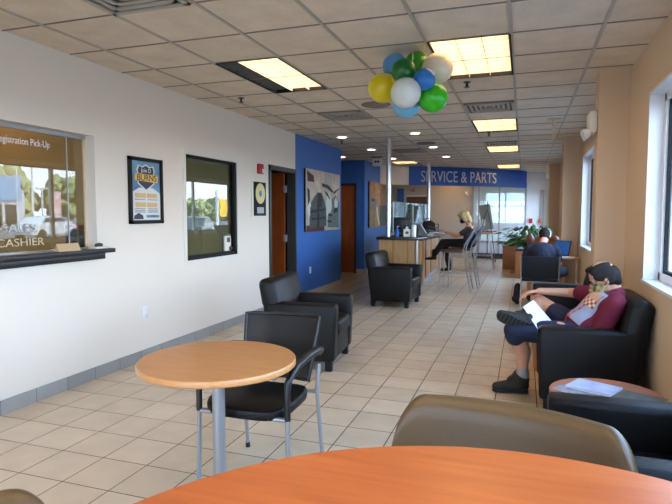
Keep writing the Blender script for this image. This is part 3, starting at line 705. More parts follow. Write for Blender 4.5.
bk = MB(); bk.prism([(-.16, .0), (0, .012), (.16, .0), (.16, .014), (0, .028), (-.16, .014)], -.11, .11, 'y'); o = bk.build('magazine', M['paper'], smooth=None); o.location = (-1.66, 11.1, Z1); o.rotation_euler = (0, 0, .2)
tag(o, 'open white magazine under the hands of the woman at the counter', 'magazine')

# ------------------------------------------------------------------ armchairs (front faces +x)
def armchair(lm, label):
    t = empty('armchair', (0, 0, 0), 0, label, 'armchair', 'black leather armchairs')
    MB().box(-.66, -.03, -.28, .28, .1, .31, bev=.012).build('base', lm, t)
    MB().box(-.56, .0, -.245, .245, .30, .45, bev=.04, seg=3).build('seat_cushion', lm, t)
    for s in (-1, 1):
        a, c = (.25, .39) if s > 0 else (-.39, -.25)
        b = MB().box(-.68, 0, a, c, .09, .625, bev=.03, seg=3)
        for v in b.bm.verts:      # arms flare a touch toward the top, front edge rounded
            k = (v.co.z-.09)/.53
            if v.co.z > .5 and v.co.x < -.3: v.co.z += 0
            v.co.x += -.02*(1-k) if v.co.x > -.2 else .03*(1-k)
        b.build('arm', lm, t)
    b = MB().prism([(-.50, .32), (-.66, .14), (-.715, .60), (-.755, .83), (-.70, .865), (-.60, .85), (-.545, .62)], -.385, .385, 'y', bev=.035, seg=3)
    for v in b.bm.verts:
        if abs(v.co.y) > .25 and v.co.z > .62:
            v.co.z -= .03*((abs(v.co.y)-.25)/.135)**2
        if v.co.z < .6: v.co.y *= .97
    b.build('backrest', lm, t)
    for x in (-.62, -.08):
        for s in (-1, 1): MB().box(x-.03, x+.03, s*.33-.03, s*.33+.03, 0, .092).build('foot', M['matte_black'], t)
    return t
a1 = armchair(M['leather'], 'black leather armchair by the white wall behind the small table'); a1.location = (-1.62, 5.0, 0); a1.rotation_euler = (0, 0, R(5))
a2 = copy_tree(a1, (-1.58, 8.55, 0), R(-3), 'black leather armchair in front of the oak counter')
a3 = armchair(M['leather_navy'], 'black leather armchair holding the man in the maroon shirt'); a3.location = (.115, 4.56, 0); a3.rotation_euler = (0, 0, PI)
a4 = copy_tree(a3, (.12, 2.31, 0), PI, 'black leather armchair at bottom right, nearest the camera')
a5 = copy_tree(a3, (.12, 6.58, 0), PI, 'black leather armchair behind the man, before the seated laptop user')

# ------------------------------------------------------------------ tables
ft = empty('round_table', (.033, .546, 0), 0, 'large orange wood round table filling the bottom edge', 'table')
MB().lathe([(0, .832), (.818, .832), (.83, .837), (.83, .861), (.826, .865), (0, .865)], n=96).build('tabletop', M['cherry'], ft)
MB().cyl((0, 0, .03), (0, 0, .832), .05).build('pedestal', M['silver'], ft); MB().lathe([(0, 0), (.36, 0), (.36, .015), (.06, .035), (0, .035)], n=48).build('base', M['silver'], ft)
st = empty('round_table', (-1.40, 2.30, 0), 0, 'small round beech table with silver post near the white wall', 'table')
MB().lathe([(0, .708), (.375, .708), (.38, .713), (.38, .735), (.376, .74), (0, .74)], n=72).build('tabletop', M['beech'], st)
MB().cyl((0, 0, .03), (0, 0, .708), .031).build('pedestal', M['silver'], st); MB().lathe([(0, 0), (.25, 0), (.25, .012), (.04, .035), (0, .035)], n=48).build('base', M['silver'], st)
tt = empty('side_table', (.43, 3.13, 0), 0, 'low round reddish side table between two black armchairs', 'table')
MB().lathe([(0, .475), (.275, .475), (.28, .48), (.28, .496), (.277, .5), (0, .5)], n=64).build('tabletop', M['redwood'], tt)
MB().cyl((0, 0, .02), (0, 0, .475), .03).build('pedestal', M['silver'], tt); MB().lathe([(0, 0), (.2, 0), (.2, .012), (.04, .03), (0, .03)], n=48).build('base', M['silver'], tt)
def mag(x, y, z, rz, w, l, c, lb, th=.006):
    t = empty('magazine', (x, y, z), rz, lb, 'magazine', 'magazines on the low side table')
    MB().box(-w/2, w/2, -l/2, l/2, 0, th).build('pages', M['paper'], t, smooth=None)
    MB().box(-w/2, w/2, -l/2, l/2, th, th+.001).build('cover', c, t, smooth=None)
    return t
mag(.345, 3.12, .501, R(50), .22, .28, M['greyprint'], 'lowest magazine sticking out at the left of the side table pile')
mag(.375, 3.17, .509, R(62), .18, .23, mat('pale_blue_cover', (196, 202, 222), .3, col2=(160, 164, 196), scale=9), 'pale blue magazine on top of the side table pile', .012)
mag(.55, 3.07, .502, R(60), .2, .26, mat('dark_green_cover', (62, 72, 64), .35, col2=(100, 104, 96), scale=14), 'dark green covered magazine at the right of the side table', .008)

# chair at the small table: front toward -y
ch = empty('stacking_chair', (-1.34, 2.62, 0), R(1), 'black mesh-back armchair with silver legs at the small beech table', 'chair')
b = MB(); sp_ = []
for k in range(36):
    a = 2*PI*k/36; ca, sa = math.cos(a), math.sin(a)
    sp_.append((math.copysign(abs(ca)**.55, ca)*.24*(1-.05*sa), math.copysign(abs(sa)**.55, sa)*.235))
b.prism(sp_, .42, .48, 'z', bev=.02, seg=3)
for v in b.bm.verts: v.co.z -= .25*max(0, -v.co.y-.12)**1.3; v.co.z -= .012*(1-min(1, (v.co.x/.2)**2)) if v.co.z > .46 else 0
b.build('seat', M['leather'], ch)
def backpt(u, z):  # curved mesh back
    z = .5+(z-.5)*.975; k = (z-.5)/.36; return Vector((u*(.205+.03*k), .25+.11*k+.04*(1-(u)**2)-.04, z))
b = MB(); N1, N2 = 12, 6
g = [[b.bm.verts.new(backpt(-1+2*i/N1, .5+.355*j/N2)) for i in range(N1+1)] for j in range(N2+1)]
for j in range(N2):
    for i in range(N1): b.bm.faces.new([g[j][i], g[j][i+1], g[j+1][i+1], g[j+1][i]])
b.build('backrest', M['mesh'], ch)
o = [backpt(-1, .5+.355*j/6) for j in range(7)]+[backpt(-1+2*i/12, .855) for i in range(1, 13)]+[backpt(1, .855-.355*j/6) for j in range(1, 7)]+[backpt(1-2*i/12, .5) for i in range(1, 13)]
MB().tube(o, .011).build('back_frame', M['black'], ch)
for s in (-1, 1):
    MB().tube([(s*.255, -.21, .0), (s*.25, -.2, .42)], .0125, m=M['silver']).tube([(s*.25, -.2, .42), (s*.25, -.2, .60), (s*.25, -.19, .62)], .016, m=M['black']).build('leg', M['silver'], ch)
    MB().tube([(s*.245, .33, .03), (s*.235, .27, .42), (s*.24, .29, .58)], .0125, m=M['silver']).tube([(s*.2465, .337, 0), (s*.245, .33, .035)], .015, m=M['black']).build('leg', M['silver'], ch)
    arm = [(s*.25, -.2, .56), (s*.252, -.185, .62), (s*.258, -.1, .668), (s*.262, .05, .682), (s*.262, .2, .68), (s*.255, .28, .665), (s*.235, .31, .63)]
    MB().tube(arm, [.014, .018, .022, .024, .024, .02, .012], sx=1.0).build('armrest', M['black'], ch)
MB().tube([(-.24, .27, .42), (.24, .27, .42)], .012).tube([(-.25, -.2, .42), (.25, -.2, .42)], .012).build('crossbar', M['silver'], ch)

# bronze tub chairs at the front table: local x across, front toward -y
def tub(loc, rz, label):
    t = empty('tub_chair', loc, rz, label, 'chair', 'bronze leather tub chairs')
    b = MB(); n = 24; prof = []
    # backrest: curved slab with rolled top
    N, K = 60, 12
    rings = []
    for i in range(N+1):
        u = math.sin((-1+2*i/N)*PI/2); au = abs(u)
        tq = max(0, (au-.76)/.24); top = .815-.17*(1-math.sqrt(max(0, 1-tq*tq)))
        x = u*.375; y = .05-.10*u*u; th = .045
        ring = []
        for (dy, z) in [(-th*.7, .40), (-th*.85, .55), (-th, top-.08), (-th*.95, top-.035), (-th*.55, top-.008), (0, top), (th*.55, top-.008), (th*.95, top-.035), (th, top-.08), (th*.85, .55), (th*.7, .40)]:
            lean = (z-.4)*.10
            ring.append(b.bm.verts.new((x, y+dy+lean, z)))
        rings.append(ring)
    for a, c in zip(rings, rings[1:]):
        for k in range(len(a)): b.bm.faces.new([a[k], c[k], c[(k+1) % len(a)], a[(k+1) % len(a)]])
    b.bm.faces.new(rings[0]); b.bm.faces.new(list(reversed(rings[-1])))
    o = b.build('backrest', M['bronze'], t, smooth=70)
    MB().box(-.3, .3, -.5, .03, .33, .44, bev=.035, seg=3).build('seat', M['bronze'], t)
    for sx in (-1, 1):
        for y in (-.44, -.02): MB().cyl((sx*.24, y, .33), (sx*.27, y+(.02 if y > -.1 else -.02), 0), .018, .012, n=12).build('leg', M['silver'], t)
    return t
tub((-.035, 1.79, 0), R(-11), 'bronze tan leather tub chair behind the large orange table')
tub((-1.16, .62, 0), R(72), 'bronze tub chair whose back edge shows at the bottom left corner')

# ------------------------------------------------------------------ balloons
bal = [(-1.0, 4.36, 2.62, .100, (84, 150, 204), 'light blue balloon at the upper left of the bunch'), (-.83, 4.38, 2.632, .096, (60, 150, 28), 'bright green balloon at the top, partly hidden'),
       (-.655, 4.32, 2.565, .118, (238, 222, 190), 'cream balloon at the upper right before the light'), (-1.07, 4.25, 2.43, .115, (222, 204, 20), 'yellow balloon at the left of the bunch'),
       (-.875, 4.22, 2.29, .108, (112, 178, 214), 'pale blue balloon at the bottom of the bunch'), (-.665, 4.18, 2.315, .110, (52, 186, 30), 'lime green balloon at the lower right'),
       (-.87, 4.08, 2.505, .090, (14, 104, 32), 'dark green balloon in the middle'), (-.71, 4.06, 2.425, .080, (38, 122, 196), 'small blue balloon in the middle right'), (-.835, 4.0, 2.325, .110, (214, 222, 216), 'white balloon at the front centre')]
for x, y, z, r, c, lb in bal:
    t = empty('balloon', (x, y, z), 0, lb, 'balloon', 'bunch of balloons under the ceiling')
    d = Vector((-.83, 4.25, 2.45))-Vector((x, y, z)); q = d.to_track_quat('-Z', 'Y').to_matrix().to_4x4()
    mm = mat('balloon_latex', c, .28, spec=.5); mm.node_tree.nodes['Principled BSDF'].inputs['Subsurface Weight'].default_value = .15; mm.node_tree.nodes['Principled BSDF'].inputs['Subsurface Radius'].default_value = (.03, .03, .03)
    prof = [(0, 1.0)]+[(math.sin(a)*1.0, math.cos(a)*1.0 if a < PI/2 else math.cos(a)*1.12) for a in [k*PI/14 for k in range(1, 13)]]+[(.12, -1.13), (.05, -1.16), (0, -1.165)]
    MB().lathe([(p*r, zz*r) for p, zz in prof], n=32, T=q).build('skin', mm, t, smooth=80)
    MB().lathe([(.02*r, -1.15*r), (.1*r, -1.22*r), (0, -1.22*r)], n=12, T=q).build('knot', mm, t)
tag(MB().tube([(-.83, 4.25, 2.45), (-.84, 4.27, 2.6), (-.84, 4.28, CE)], .002, 6).build('ribbon', M['white']), 'thin white ribbon tying the balloons to the ceiling', 'ribbon')

# ------------------------------------------------------------------ people
def hand(mb, wrist, d, up, size=.18, curl=.5, side=1):
    """palm with four curled fingers and a thumb; d = direction of fingers, up = back of hand"""
    d = Vector(d).normalized(); up = Vector(up); up = (up-d*up.dot(d)).normalized(); s = d.cross(up)*side
    w = Vector(wrist); k = size/.18
    for f in range(4):
        base = w+d*.05*k+s*(-.03+.02*f)*k; kn = w+d*(.092 if f in (1, 2) else .084)*k+s*(-.031+.0205*f)*k
        mb.cap(w+s*(-.018+.012*f)*k, kn, .015*k, .0125*k, 8)
        L = [.036, .042, .039, .03][f]*k; a = curl*.8; p = kn
        for seg in range(3):
            dd = d*math.cos(a)-up*math.sin(a); q = p+dd*L*(1, .75, .6)[seg]; mb.cap(p, q, (.0098-.001*seg)*k, (.0092-.001*seg)*k, 8); p = q; a += curl
    th = w+d*.03*k-s*.025*k; t1 = th-s*.03*k+d*.03*k-up*.01*k; t2 = t1+d*.032*k-up*.012*k+s*.005*k
    mb.cap(th, t1, .015*k, .012*k, 8); mb.cap(t1, t2, .011*k, .009*k, 8)
def head(mb, c, F, U, k=1.0):
    """head with brow, nose, chin, ears; c = centre, F = facing, U = up"""
    F = Vector(F).normalized(); U = Vector(U); U = (U-F*U.dot(F)).normalized(); S = U.cross(F)
    Rm = Matrix((( F.x, S.x, U.x, 0), (F.y, S.y, U.y, 0), (F.z, S.z, U.z, 0), (0, 0, 0, 1))); c = Vector(c)
    P = lambda f, s, u: c+F*f*k+S*s*k+U*u*k
    mb.ell(P(-.01, 0, .03), (.1*k, .077*k, .095*k), T=Rm); mb.ell(P(.02, 0, -.045), (.072*k, .06*k, .075*k), T=Rm)
    mb.ell(P(.055, 0, -.095), (.03*k, .03*k, .022*k), T=Rm)          # chin
    mb.cap(P(.085, 0, .0), P(.105, 0, -.035), .010*k, .015*k, 8)      # nose
    mb.ell(P(.075, 0, .022), (.02*k, .05*k, .012*k), T=Rm)           # brow
    mb.ell(P(.078, 0, -.066), (.014*k, .024*k, .009*k), T=Rm)        # mouth
    for s in (-1, 1): mb.ell(P(-.005, s*.079, -.015), (.02*k, .009*k, .032*k), T=Rm)
    return P, Rm

# ---- man in the armchair (x toward +wall, he faces -x)
man = empty('person', (.42, 4.55, .45), 0, 'balding man in maroon t-shirt and patterned mask reading in armchair', 'person')
B0 = Vector((.42, 4.55, .45))
def L(*p): return Vector(p)-B0
hd = L(.58, 4.56, .96); Fm = Vector((-.88, -.1, -.44)); Um = Vector((-.40, 0, .9))
bd = MB()
P, Rm = head(bd, hd, Fm, Um, 1.0)
neck = L(.66, 4.57, .86); bd.cap(P(-.035, 0, -.06), neck, .057, .062)
pel = L(.47, 4.56, .55); ch_ = L(.60, 4.56, .76)
bd.cap(pel, ch_, .12, .12); bd.cap(L(.64, 4.40, .80), L(.64, 4.72, .80), .055, .055)
kneeL = L(-.055, 4.46, .535); ankL = L(.015, 4.56, .15); kneeR = L(.13, 4.93, .70); ankR = L(.055, 4.50, .612)
bd.cap(L(.42, 4.47, .53), kneeL, .085, .062); bd.cap(kneeL, ankL+Vector((-.0, 0, .2)), .06, .064); bd.cap(ankL+Vector((-.0, 0, .17)), ankL, .060, .034)
bd.cap(L(.42, 4.66, .54), kneeR, .085, .064); bd.cap(kneeR, kneeR.lerp(ankR, .45), .058, .052); bd.cap(kneeR.lerp(ankR, .45), ankR, .052, .036)
bd.cap(ankL, ankL+Vector((-.10, .01, -.11)), .03, .022); bd.cap(ankR, ankR+Vector((-.10, -.04, .01)), .03, .022)
shR, elR, wrR = L(.61, 4.75, .81), L(.37, 4.95, .785), L(.135, 4.86, .80)
bd.cap(shR, elR, .05, .04); bd.cap(elR, wrR, .04, .027)
hand(bd, wrR, (-1, -.35, -.12), (0, .15, 1), .19, .45, side=-1)
shL, elL, wrL = L(.64, 4.39, .78), L(.53, 4.385, .54), L(.27, 4.44, .60)
bd.cap(shL, elL, .05, .041); bd.cap(elL, wrL, .04, .028); hand(bd, wrL, (-1, .1, .02), (0, -.5, .85), .18, .35)
blob(bd, 'body', M['skin'], man, .0065, 4)
sh_ = MB(); sh_.cap(L(.45, 4.56, .54), L(.585, 4.56, .73), .155, .15); sh_.ell(L(.47, 4.56, .60), (.16, .175, .14)); sh_.ell(L(.60, 4.56, .76), (.115, .19, .11)); sh_.cap(L(.655, 4.40, .80), L(.655, 4.72, .80), .068, .068)
sh_.cap(shR, shR.lerp(elR, .62), .072, .068); sh_.cap(shL, shL.lerp(elL, .75), .075, .07); sh_.cap(L(.66, 4.56, .80), L(.665, 4.56, .845), .085, .07)
blob(sh_, 'shirt', M['maroon'], man, .009, 5)
# printed panel on the chest (patch following the chest plane)
g1 = Vector((-.80, -.12, .59)).normalized(); cpt = L(.485, 4.48, .775)
so_ = MB(); so_.cap(L(.42, 4.47, .53), kneeL.lerp(L(.42, 4.47, .53), .02)+Vector((.0, 0, .0)), .105, .083); so_.cap(kneeL, kneeL+Vector((.01, .01, -.05)), .08, .076)
so_.cap(L(.42, 4.66, .54), kneeR.lerp(L(.42, 4.66, .54), .48), .105, .09); so_.ell(L(.44, 4.56, .52), (.15, .18, .11))
blob(so_, 'shorts', M['navy_short'], man, .009, 5)
# hair: fringe round the back and sides, thin on top
hr = MB()
hr.ell(P(-.045, 0, .0), (.085, .087, .088), T=Rm); hr.ell(P(-.065, 0, -.045), (.05, .07, .055), T=Rm)
for s in (-1, 1):
    hr.ell(P(-.01, s*.066, .035), (.085, .024, .05), T=Rm); hr.ell(P(.0, s*.048, .085), (.085, .026, .034), T=Rm); hr.ell(P(.04, s*.055, .072), (.04, .022, .026), T=Rm); hr.ell(P(-.03, s*.077, -.01), (.04, .012, .045), T=Rm)
hr.ell(P(.055, 0, .095), (.04, .055, .024), T=Rm)
blob(hr, 'hair', M['hair_dark'], man, .006, 2)
# mask
M['camo'] = mat('olive_camo_cloth', (190, 168, 104), .85, col2=(34, 30, 22), scale=38)
mk = MB(); mk.ell(P(.045, 0, -.058), (.072, .068, .062), T=Rm); mk.cap(P(.09, 0, -.03), P(.12, 0, -.048), .014, .018)
blob(mk, 'face_mask', M['camo'], man, .006, 3)
st_ = MB()
for s in (-1, 1): st_.tube([P(.03, s*.066, -.045), P(-.0, s*.086, -.02), P(-.02, s*.088, .0)], .0035, 6)
st_.build('mask_strap', M['black'], man)
gl = MB()
for s in (-1, 1):
    c = P(.097, s*.033, .004); pts = [c+(Rm.to_3x3() @ Vector((0, math.cos(a)*.024, math.sin(a)*.017)))for a in [k*2*PI/12 for k in range(13)]]
    gl.tube(pts, .0022, 6); gl.tube([P(.096, s*.057, .008), P(.05, s*.08, .008), P(-.01, s*.084, .004)], .0025, 6)
gl.tube([P(.1, -.01, .006), P(.1, .01, .006)], .0022, 6); gl.build('glasses', M['black'], man)
ey = MB()
for s in (-1, 1): ey.ell(P(.08, s*.032, .003), (.012, .014, .011), T=Rm)
ey.build('eye', M['white'], man)
# shoes
def shoe(nm, heel, toe, up, par, sock_to):
    heel, toe, up = Vector(heel), Vector(toe), Vector(up).normalized(); d = (toe-heel); Ln = d.length; d.normalize(); up = (up-d*up.dot(d)).normalized()
    t = MB(); Lp = lambda f, u: heel+d*f*Ln+up*u
    t.cap(Lp(.12, .055), Lp(.30, .06), .045, .05); t.cap(Lp(.3, .06), Lp(.62, .045), .052, .046); t.cap(Lp(.62, .045), Lp(.87, .036), .046, .038); t.cap(Lp(.2, .07), Lp(.2, .125), .064, .068); t.cap(Lp(.2, .12), Lp(.42, .085), .058, .05); t.cap(Lp(.25, .1), Lp(.5, .065), .045, .04)
    o = blob(t, nm, M['shoe'], par, .007, 3)
    Rs = Matrix.Identity(4); s = up.cross(d)
    for i in range(3): Rs[i][0], Rs[i][1], Rs[i][2], Rs[i][3] = d[i], s[i], up[i], heel[i]
    outl = [(-.01, -.03), (.1, -.038), (.2, -.036), (.5, -.034), (.75, -.05), (.92, -.036), (1.0, 0), (.92, .042), (.75, .05), (.5, .036), (.2, .036), (.1, .038), (-.01, .03)]
    MB().prism([(a*Ln, c) for a, c in outl], -.002, .024, 'z', bev=.004, T=Rs).build('sole', M['sole'], o)
    tr = MB()
    for k in range(9):
        f = .08+.1*k; tr.box(f*Ln-.006, f*Ln+.006, -.034, .034, -.007, -.001, T=Rs)
    tr.build('tread', M['dgrey'], o, smooth=None)
    lc = MB()
    for k in range(4): lc.tube([Lp(.34+.08*k, .118-.014*k)+s*.028, Lp(.36+.08*k, .137-.015*k), Lp(.34+.08*k, .118-.014*k)-s*.028], .0035, 6)
    lc.build('lace', M['sock'], o)
    MB().cap(Lp(.16, .1), sock_to, .054, .052).build('sock', M['sock'], par)
shoe('shoe', L(.06, 4.59, .008), L(-.215, 4.55, .008), (0, 0, 1), man, L(.018, 4.56, .185))
shoe('shoe', L(.10, 4.42, .565), L(-.185, 4.36, .66), (.12, 1, .42), man, L(.06, 4.52, .615))
# shirt print: curved patch laid over the chest, tilted like the shirt
def patch(name, c, ax, ay, nrm, w, hgt, m, par, bulge=.02, n=8, lift=0.0):
    b = MB(); ax, ay, nrm = Vector(ax).normalized(), Vector(ay).normalized(), Vector(nrm).normalized(); g = []
    for j in range(n+1):
        row = []
        for i in range(n+1):
            u, v = -1+2*i/n, -1+2*j/n
            row.append(b.bm.verts.new(c+ax*u*w/2+ay*v*hgt/2+nrm*(lift-bulge*(u*u+.3*v*v))))
        g.append(row)
    for j in range(n):
        for i in range(n): b.bm.faces.new([g[j][i], g[j][i+1], g[j+1][i+1], g[j+1][i]])
    o = b.build(name, m, par, smooth=80); return o
from mathutils.bvhtree import BVHTree
def printed(target, c, down, nrm, w, hgt, pick, mats, par, n=14):
    down = Vector(down).normalized(); nrm = Vector(nrm).normalized(); down = (down-nrm*down.dot(nrm)).normalized(); ac = down.cross(nrm)
    me = target.data; tree = BVHTree.FromPolygons([v.co for v in me.vertices], [list(p.vertices) for p in me.polygons])
    b = MB(); b.mats = list(mats); g = []
    for j in range(n+1):
        row = []
        for i in range(n+1):
            o = c+ac*(-.5+i/n)*w+down*(-.5+j/n)*hgt+nrm*.3
            h = tree.ray_cast(o, -nrm, .6)
            row.append(b.bm.verts.new(h[0]+nrm*.0035) if h[0] is not None else None)
        g.append(row)
    for j in range(n):
        for i in range(n):
            q = [g[j][i], g[j][i+1], g[j+1][i+1], g[j+1][i]]
            if all(q): f = b.bm.faces.new(q); f.material_index = pick(i/n, j/n)
    return b.build('shirt_print', None, par, smooth=80)
def pick(u, v):
    if v < .5:
        if u < .08 or u > .92 or v < .06: return 0
        if v < .28: return 2 if int(u*14) % 2 else 1
        return 1 if (int(u*7)+int(v*14)) % 2 else 2
    return 1 if (.3 < u-.5*v < .42) else 0
printed(COL.objects['shirt'], L(.475, 4.475, .75), (-.55, 0, -.8), (-.66, -.5, .5), .155, .30, pick, [mat('print_grey', (150, 154, 170), .8), mat('print_red', (176, 60, 50), .8), mat('print_cream', (206, 190, 150), .8)], man)
# folded paper in his hands
pp = MB(); a_, b_, c_, d_ = Vector((.045, 4.70, .80)), Vector((.0, 4.40, .80)), Vector((.17, 4.36, .60)), Vector((.24, 4.62, .60))
a_, b_, c_, d_ = Vector((.085, 4.62, .755)), Vector((.01, 4.48, .72)), Vector((.12, 4.38, .565)), Vector((.225, 4.50, .61))
n_ = (b_-a_).cross(d_-a_).normalized()*.002
pp.bm.faces.new([pp.bm.verts.new(v-n_-B0) for v in (a_, b_, c_, d_)]); pp.bm.faces.new([pp.bm.verts.new(v+n_-B0) for v in (d_, c_, b_, a_)])
for i in range(4): pass
o = pp.build('paper_booklet', M['paper'], smooth=None); sm = o.modifiers.new('thick', 'SOLIDIFY'); sm.thickness = .002; o.location = B0
tag(o, 'folded white paper held by the man in the maroon shirt', 'paper')

# ---- woman on the bar stool, facing -x
WY = 11.12
wm = empty('person', (-1.15, WY, .78), 0, 'blonde woman in grey top and black trousers seated at the counter', 'person'); B0 = Vector((-1.15, WY, .78))
bd = MB(); hc = L(-1.13, WY, 1.385); P, Rm = head(bd, hc, (-.85, -.05, -.5), (-.45, 0, .9), .98)
bd.cap(P(-.04, 0, -.07), L(-1.03, WY, 1.22), .048, .05); bd.cap(L(-1.0, WY, .87), L(-1.02, WY, 1.13), .11, .1)
WA = [(L(-1.02, WY+s*.155, 1.15), L(-1.24, WY+s*.2, 1.01), L(-1.47, WY+s*.1, 1.095), s) for s in (-1, 1)]
WLG = [(L(-1.06, WY+s*.09, .87), L(-1.52, WY+s*.09-.02, .875 if s < 0 else .86), L(-1.70, WY-.06, .63) if s < 0 else L(-1.42, WY+.1, .40), s) for s in (-1, 1)]
for sho, el, wr, s in WA: bd.cap(sho, el, .042, .035); bd.cap(el, wr, .034, .024); hand(bd, wr, (-1, -s*.3, -.05), (0, 0, 1), .165, .3, side=s)
for hp, kn, an, s in WLG: bd.cap(hp, kn, .075, .055); bd.cap(kn, an, .05, .035)
blob(bd, 'body', M['skin'], wm, .009, 3)
t = MB(); t.cap(L(-1.0, WY, .90), L(-1.02, WY, 1.08), .135, .12); t.ell(L(-1.025, WY, 1.06), (.12, .165, .13)); t.cap(L(-1.02, WY-.155, 1.145), L(-1.02, WY+.155, 1.145), .06, .06)
for sho, el, wr, s in WA: t.cap(sho, sho.lerp(el, .6), .058, .053)
blob(t, 'shirt', M['charcoal_shirt'], wm, .011, 4)
t = MB(); t.ell(L(-1.03, WY, .865), (.15, .17, .1))
for hp, kn, an, s in WLG: t.cap(hp, kn, .092, .075); t.cap(kn, an, .072, .055)
blob(t, 'trousers', M['black_cloth'], wm, .011, 4)
for hp, kn, an, s in WLG:
    t = MB(); t.cap(an+Vector((0, 0, .06)), an+Vector((0, 0, -.06)), .055, .045); t.cap(an+Vector((.02, 0, -.07)), an+Vector((-.1, 0, -.085)), .038, .034); t.cap(an+Vector((-.1, 0, -.085)), an+Vector((-.17, 0, -.09)), .034, .02)
    blob(t, 'boot', M['black'], wm, .01, 2)
t = MB(); t.ell(P(-.03, 0, .035), (.108, .098, .098), T=Rm); t.ell(P(-.055, 0, -.05), (.075, .095, .10), T=Rm); t.ell(P(-.06, 0, -.11), (.055, .085, .07), T=Rm); t.ell(P(.045, 0, .085), (.055, .07, .035), T=Rm)
for s in (-1, 1): t.ell(P(.0, s*.082, -.03), (.05, .022, .085), T=Rm)
blob(t, 'hair', M['hair_blond'], wm, .009, 2)
t = MB(); t.ell(P(.045, 0, -.055), (.07, .064, .055), T=Rm); blob(t, 'face_mask', M['black_cloth'], wm, .009, 2)

# ---- laptop user with his back to us (faces +y)
m2 = empty('person', (.25, 9.15, .45), 0, 'person in navy shirt and cap seen from behind at the laptop desk', 'person'); B0 = Vector((.25, 9.15, .45))
bd = MB(); P, Rm = head(bd, L(.32, 9.30, 1.10), (.12, .9, -.42), (0, .42, .9), 1.0)
bd.cap(P(-.04, 0, -.06), L(.29, 9.16, .98), .055, .06); bd.cap(L(.26, 9.1, .55), L(.28, 9.12, .85), .13, .13)
for s in (-1, 1):
    sho, el, wr = L(.28+s*.19, 9.15, .895), L(.28+s*.27, 9.27, .66), L(.28+s*.14, 9.5, .75)
    bd.cap(sho, el, .05, .04); bd.cap(el, wr, .038, .027); hand(bd, wr, (-s*.2, 1, 0), (0, 0, 1), .18, .3, side=s)
    kn = L(.28+s*.16+(.17 if s > 0 else 0), 9.6 if s < 0 else 9.4, .52); an = L(.28+s*.17+(.12 if s > 0 else 0), 9.65 if s < 0 else 9.42, .1); bd.cap(L(.27+s*.1, 9.1, .53), kn, .08, .06); bd.cap(kn, an, .055, .035)
    bd.cap(an, an+Vector((0, .1, -.05)), .035, .03)
blob(bd, 'body', M['skin'], m2, .009, 3)
t = MB(); t.cap(L(.265, 9.1, .55), L(.28, 9.12, .82), .165, .165); t.cap(L(.28-.17, 9.15, .895), L(.28+.17, 9.15, .895), .075, .075); t.ell(L(.28, 9.13, .85), (.21, .14, .16))
for s in (-1, 1): sho, el = L(.28+s*.19, 9.15, .895), L(.28+s*.27, 9.27, .66); t.cap(sho, sho.lerp(el, .7), .073, .066)
blob(t, 'shirt', M['navy_shirt'], m2, .011, 4)
t = MB(); t.ell(L(.26, 9.1, .52), (.2, .16, .1))
for s in (-1, 1): kn = L(.28+s*.16+(.17 if s > 0 else 0), 9.6 if s < 0 else 9.4, .52); t.cap(L(.27+s*.1, 9.1, .54), kn, .105, .085)
blob(t, 'shorts', M['grey_short'], m2, .011, 4)
t = MB(); t.ell(P(-.025, 0, .03), (.1, .086, .09), T=Rm); t.ell(P(-.04, 0, -.03), (.07, .08, .06), T=Rm); blob(t, 'hair', M['hair_dark'], m2, .009, 2)
t = MB(); t.tube([P(-.01, .088, -.02), P(-.01, .092, .05), P(-.01, .06, .112), P(-.01, 0, .13), P(-.01, -.06, .112), P(-.01, -.092, .05), P(-.01, -.088, -.02)], .006, 8); t.build('headband', M['white'], m2)
for s in (-1, 1):
    an = L(.28+s*.17+(.12 if s > 0 else 0), 9.65 if s < 0 else 9.42, .1); t = MB(); t.cap(an+Vector((0, -.04, -.055)), an+Vector((0, .16, -.06)), .042, .036); blob(t, 'shoe', M['black'], m2, .01, 2)

# ------------------------------------------------------------------ chairs and desk at the back right
def side_chair(label, loc, rz, back_m, seat_m, H=.93, seat=.45, w=.25, name='side_chair', group=None, ln=-.30):
    t = empty(name, loc, rz, label, 'chair' if name != 'bar_stool' else 'bar stool', group)
    MB().box(-w, w, -.23, .23, seat-.04, seat, bev=.015).build('seat', seat_m, t)
    b = MB()
    for k in range(1): zb = seat+(.01 if seat < .6 else .10); b.prism([(-.225, zb), (ln, H), (ln+.025, H), (-.20, zb)], -w, w, 'x', bev=.006)
    b.build('backrest', back_m, t)
    for s in (-1, 1):
        MB().tube([(s*(w+.01), .22, 0), (s*w, .2, seat-.02)], .012).build('leg', M['chrome'], t)
        MB().tube([(s*(w+.01), -.35 if seat > .6 else -.30, 0), (s*w, -.2, seat-.02), (s*(w+.008), -.235, seat+.1), (s*(w+.008), ln, H)], .012).build('leg', M['chrome'], t)
    for y in (.2, -.2): MB().tube([(-w, y, seat-.05), (w, y, seat-.05)], .009).build('stretcher', M['chrome'], t)
    if seat > .6:
        z = .3; MB().tube([(-w, .21, z), (w, .21, z), (w, -.27, z), (-w, -.27, z), (-w, .21, z)], .009).build('foot_ring', M['chrome'], t)
    return t
side_chair('black chair with chrome legs under the person in the navy shirt', (.25, 9.12, 0), 0, M['black_cloth'], M['black_cloth'], .80, .45, .265)
s1 = side_chair('nearer chrome bar stool with brown seat and blue back', (-1.25, 10.5, 0), R(90), M['bluemesh'], M['seatbrown'], 1.2, .77, .255, 'bar_stool', 'chrome bar stools at the counter', -.42)
copy_tree(s1, (-1.17, WY+.01, 0), R(90), 'farther chrome bar stool under the blonde woman')
bpb = MB(); bpb.ell((0, 0, .13), (.07, .09, .13)); bpb.ell((0, 0, .24), (.06, .08, .11)); bpb.cap((-.03, -.07, .1), (.03, -.07, .12), .06, .06)
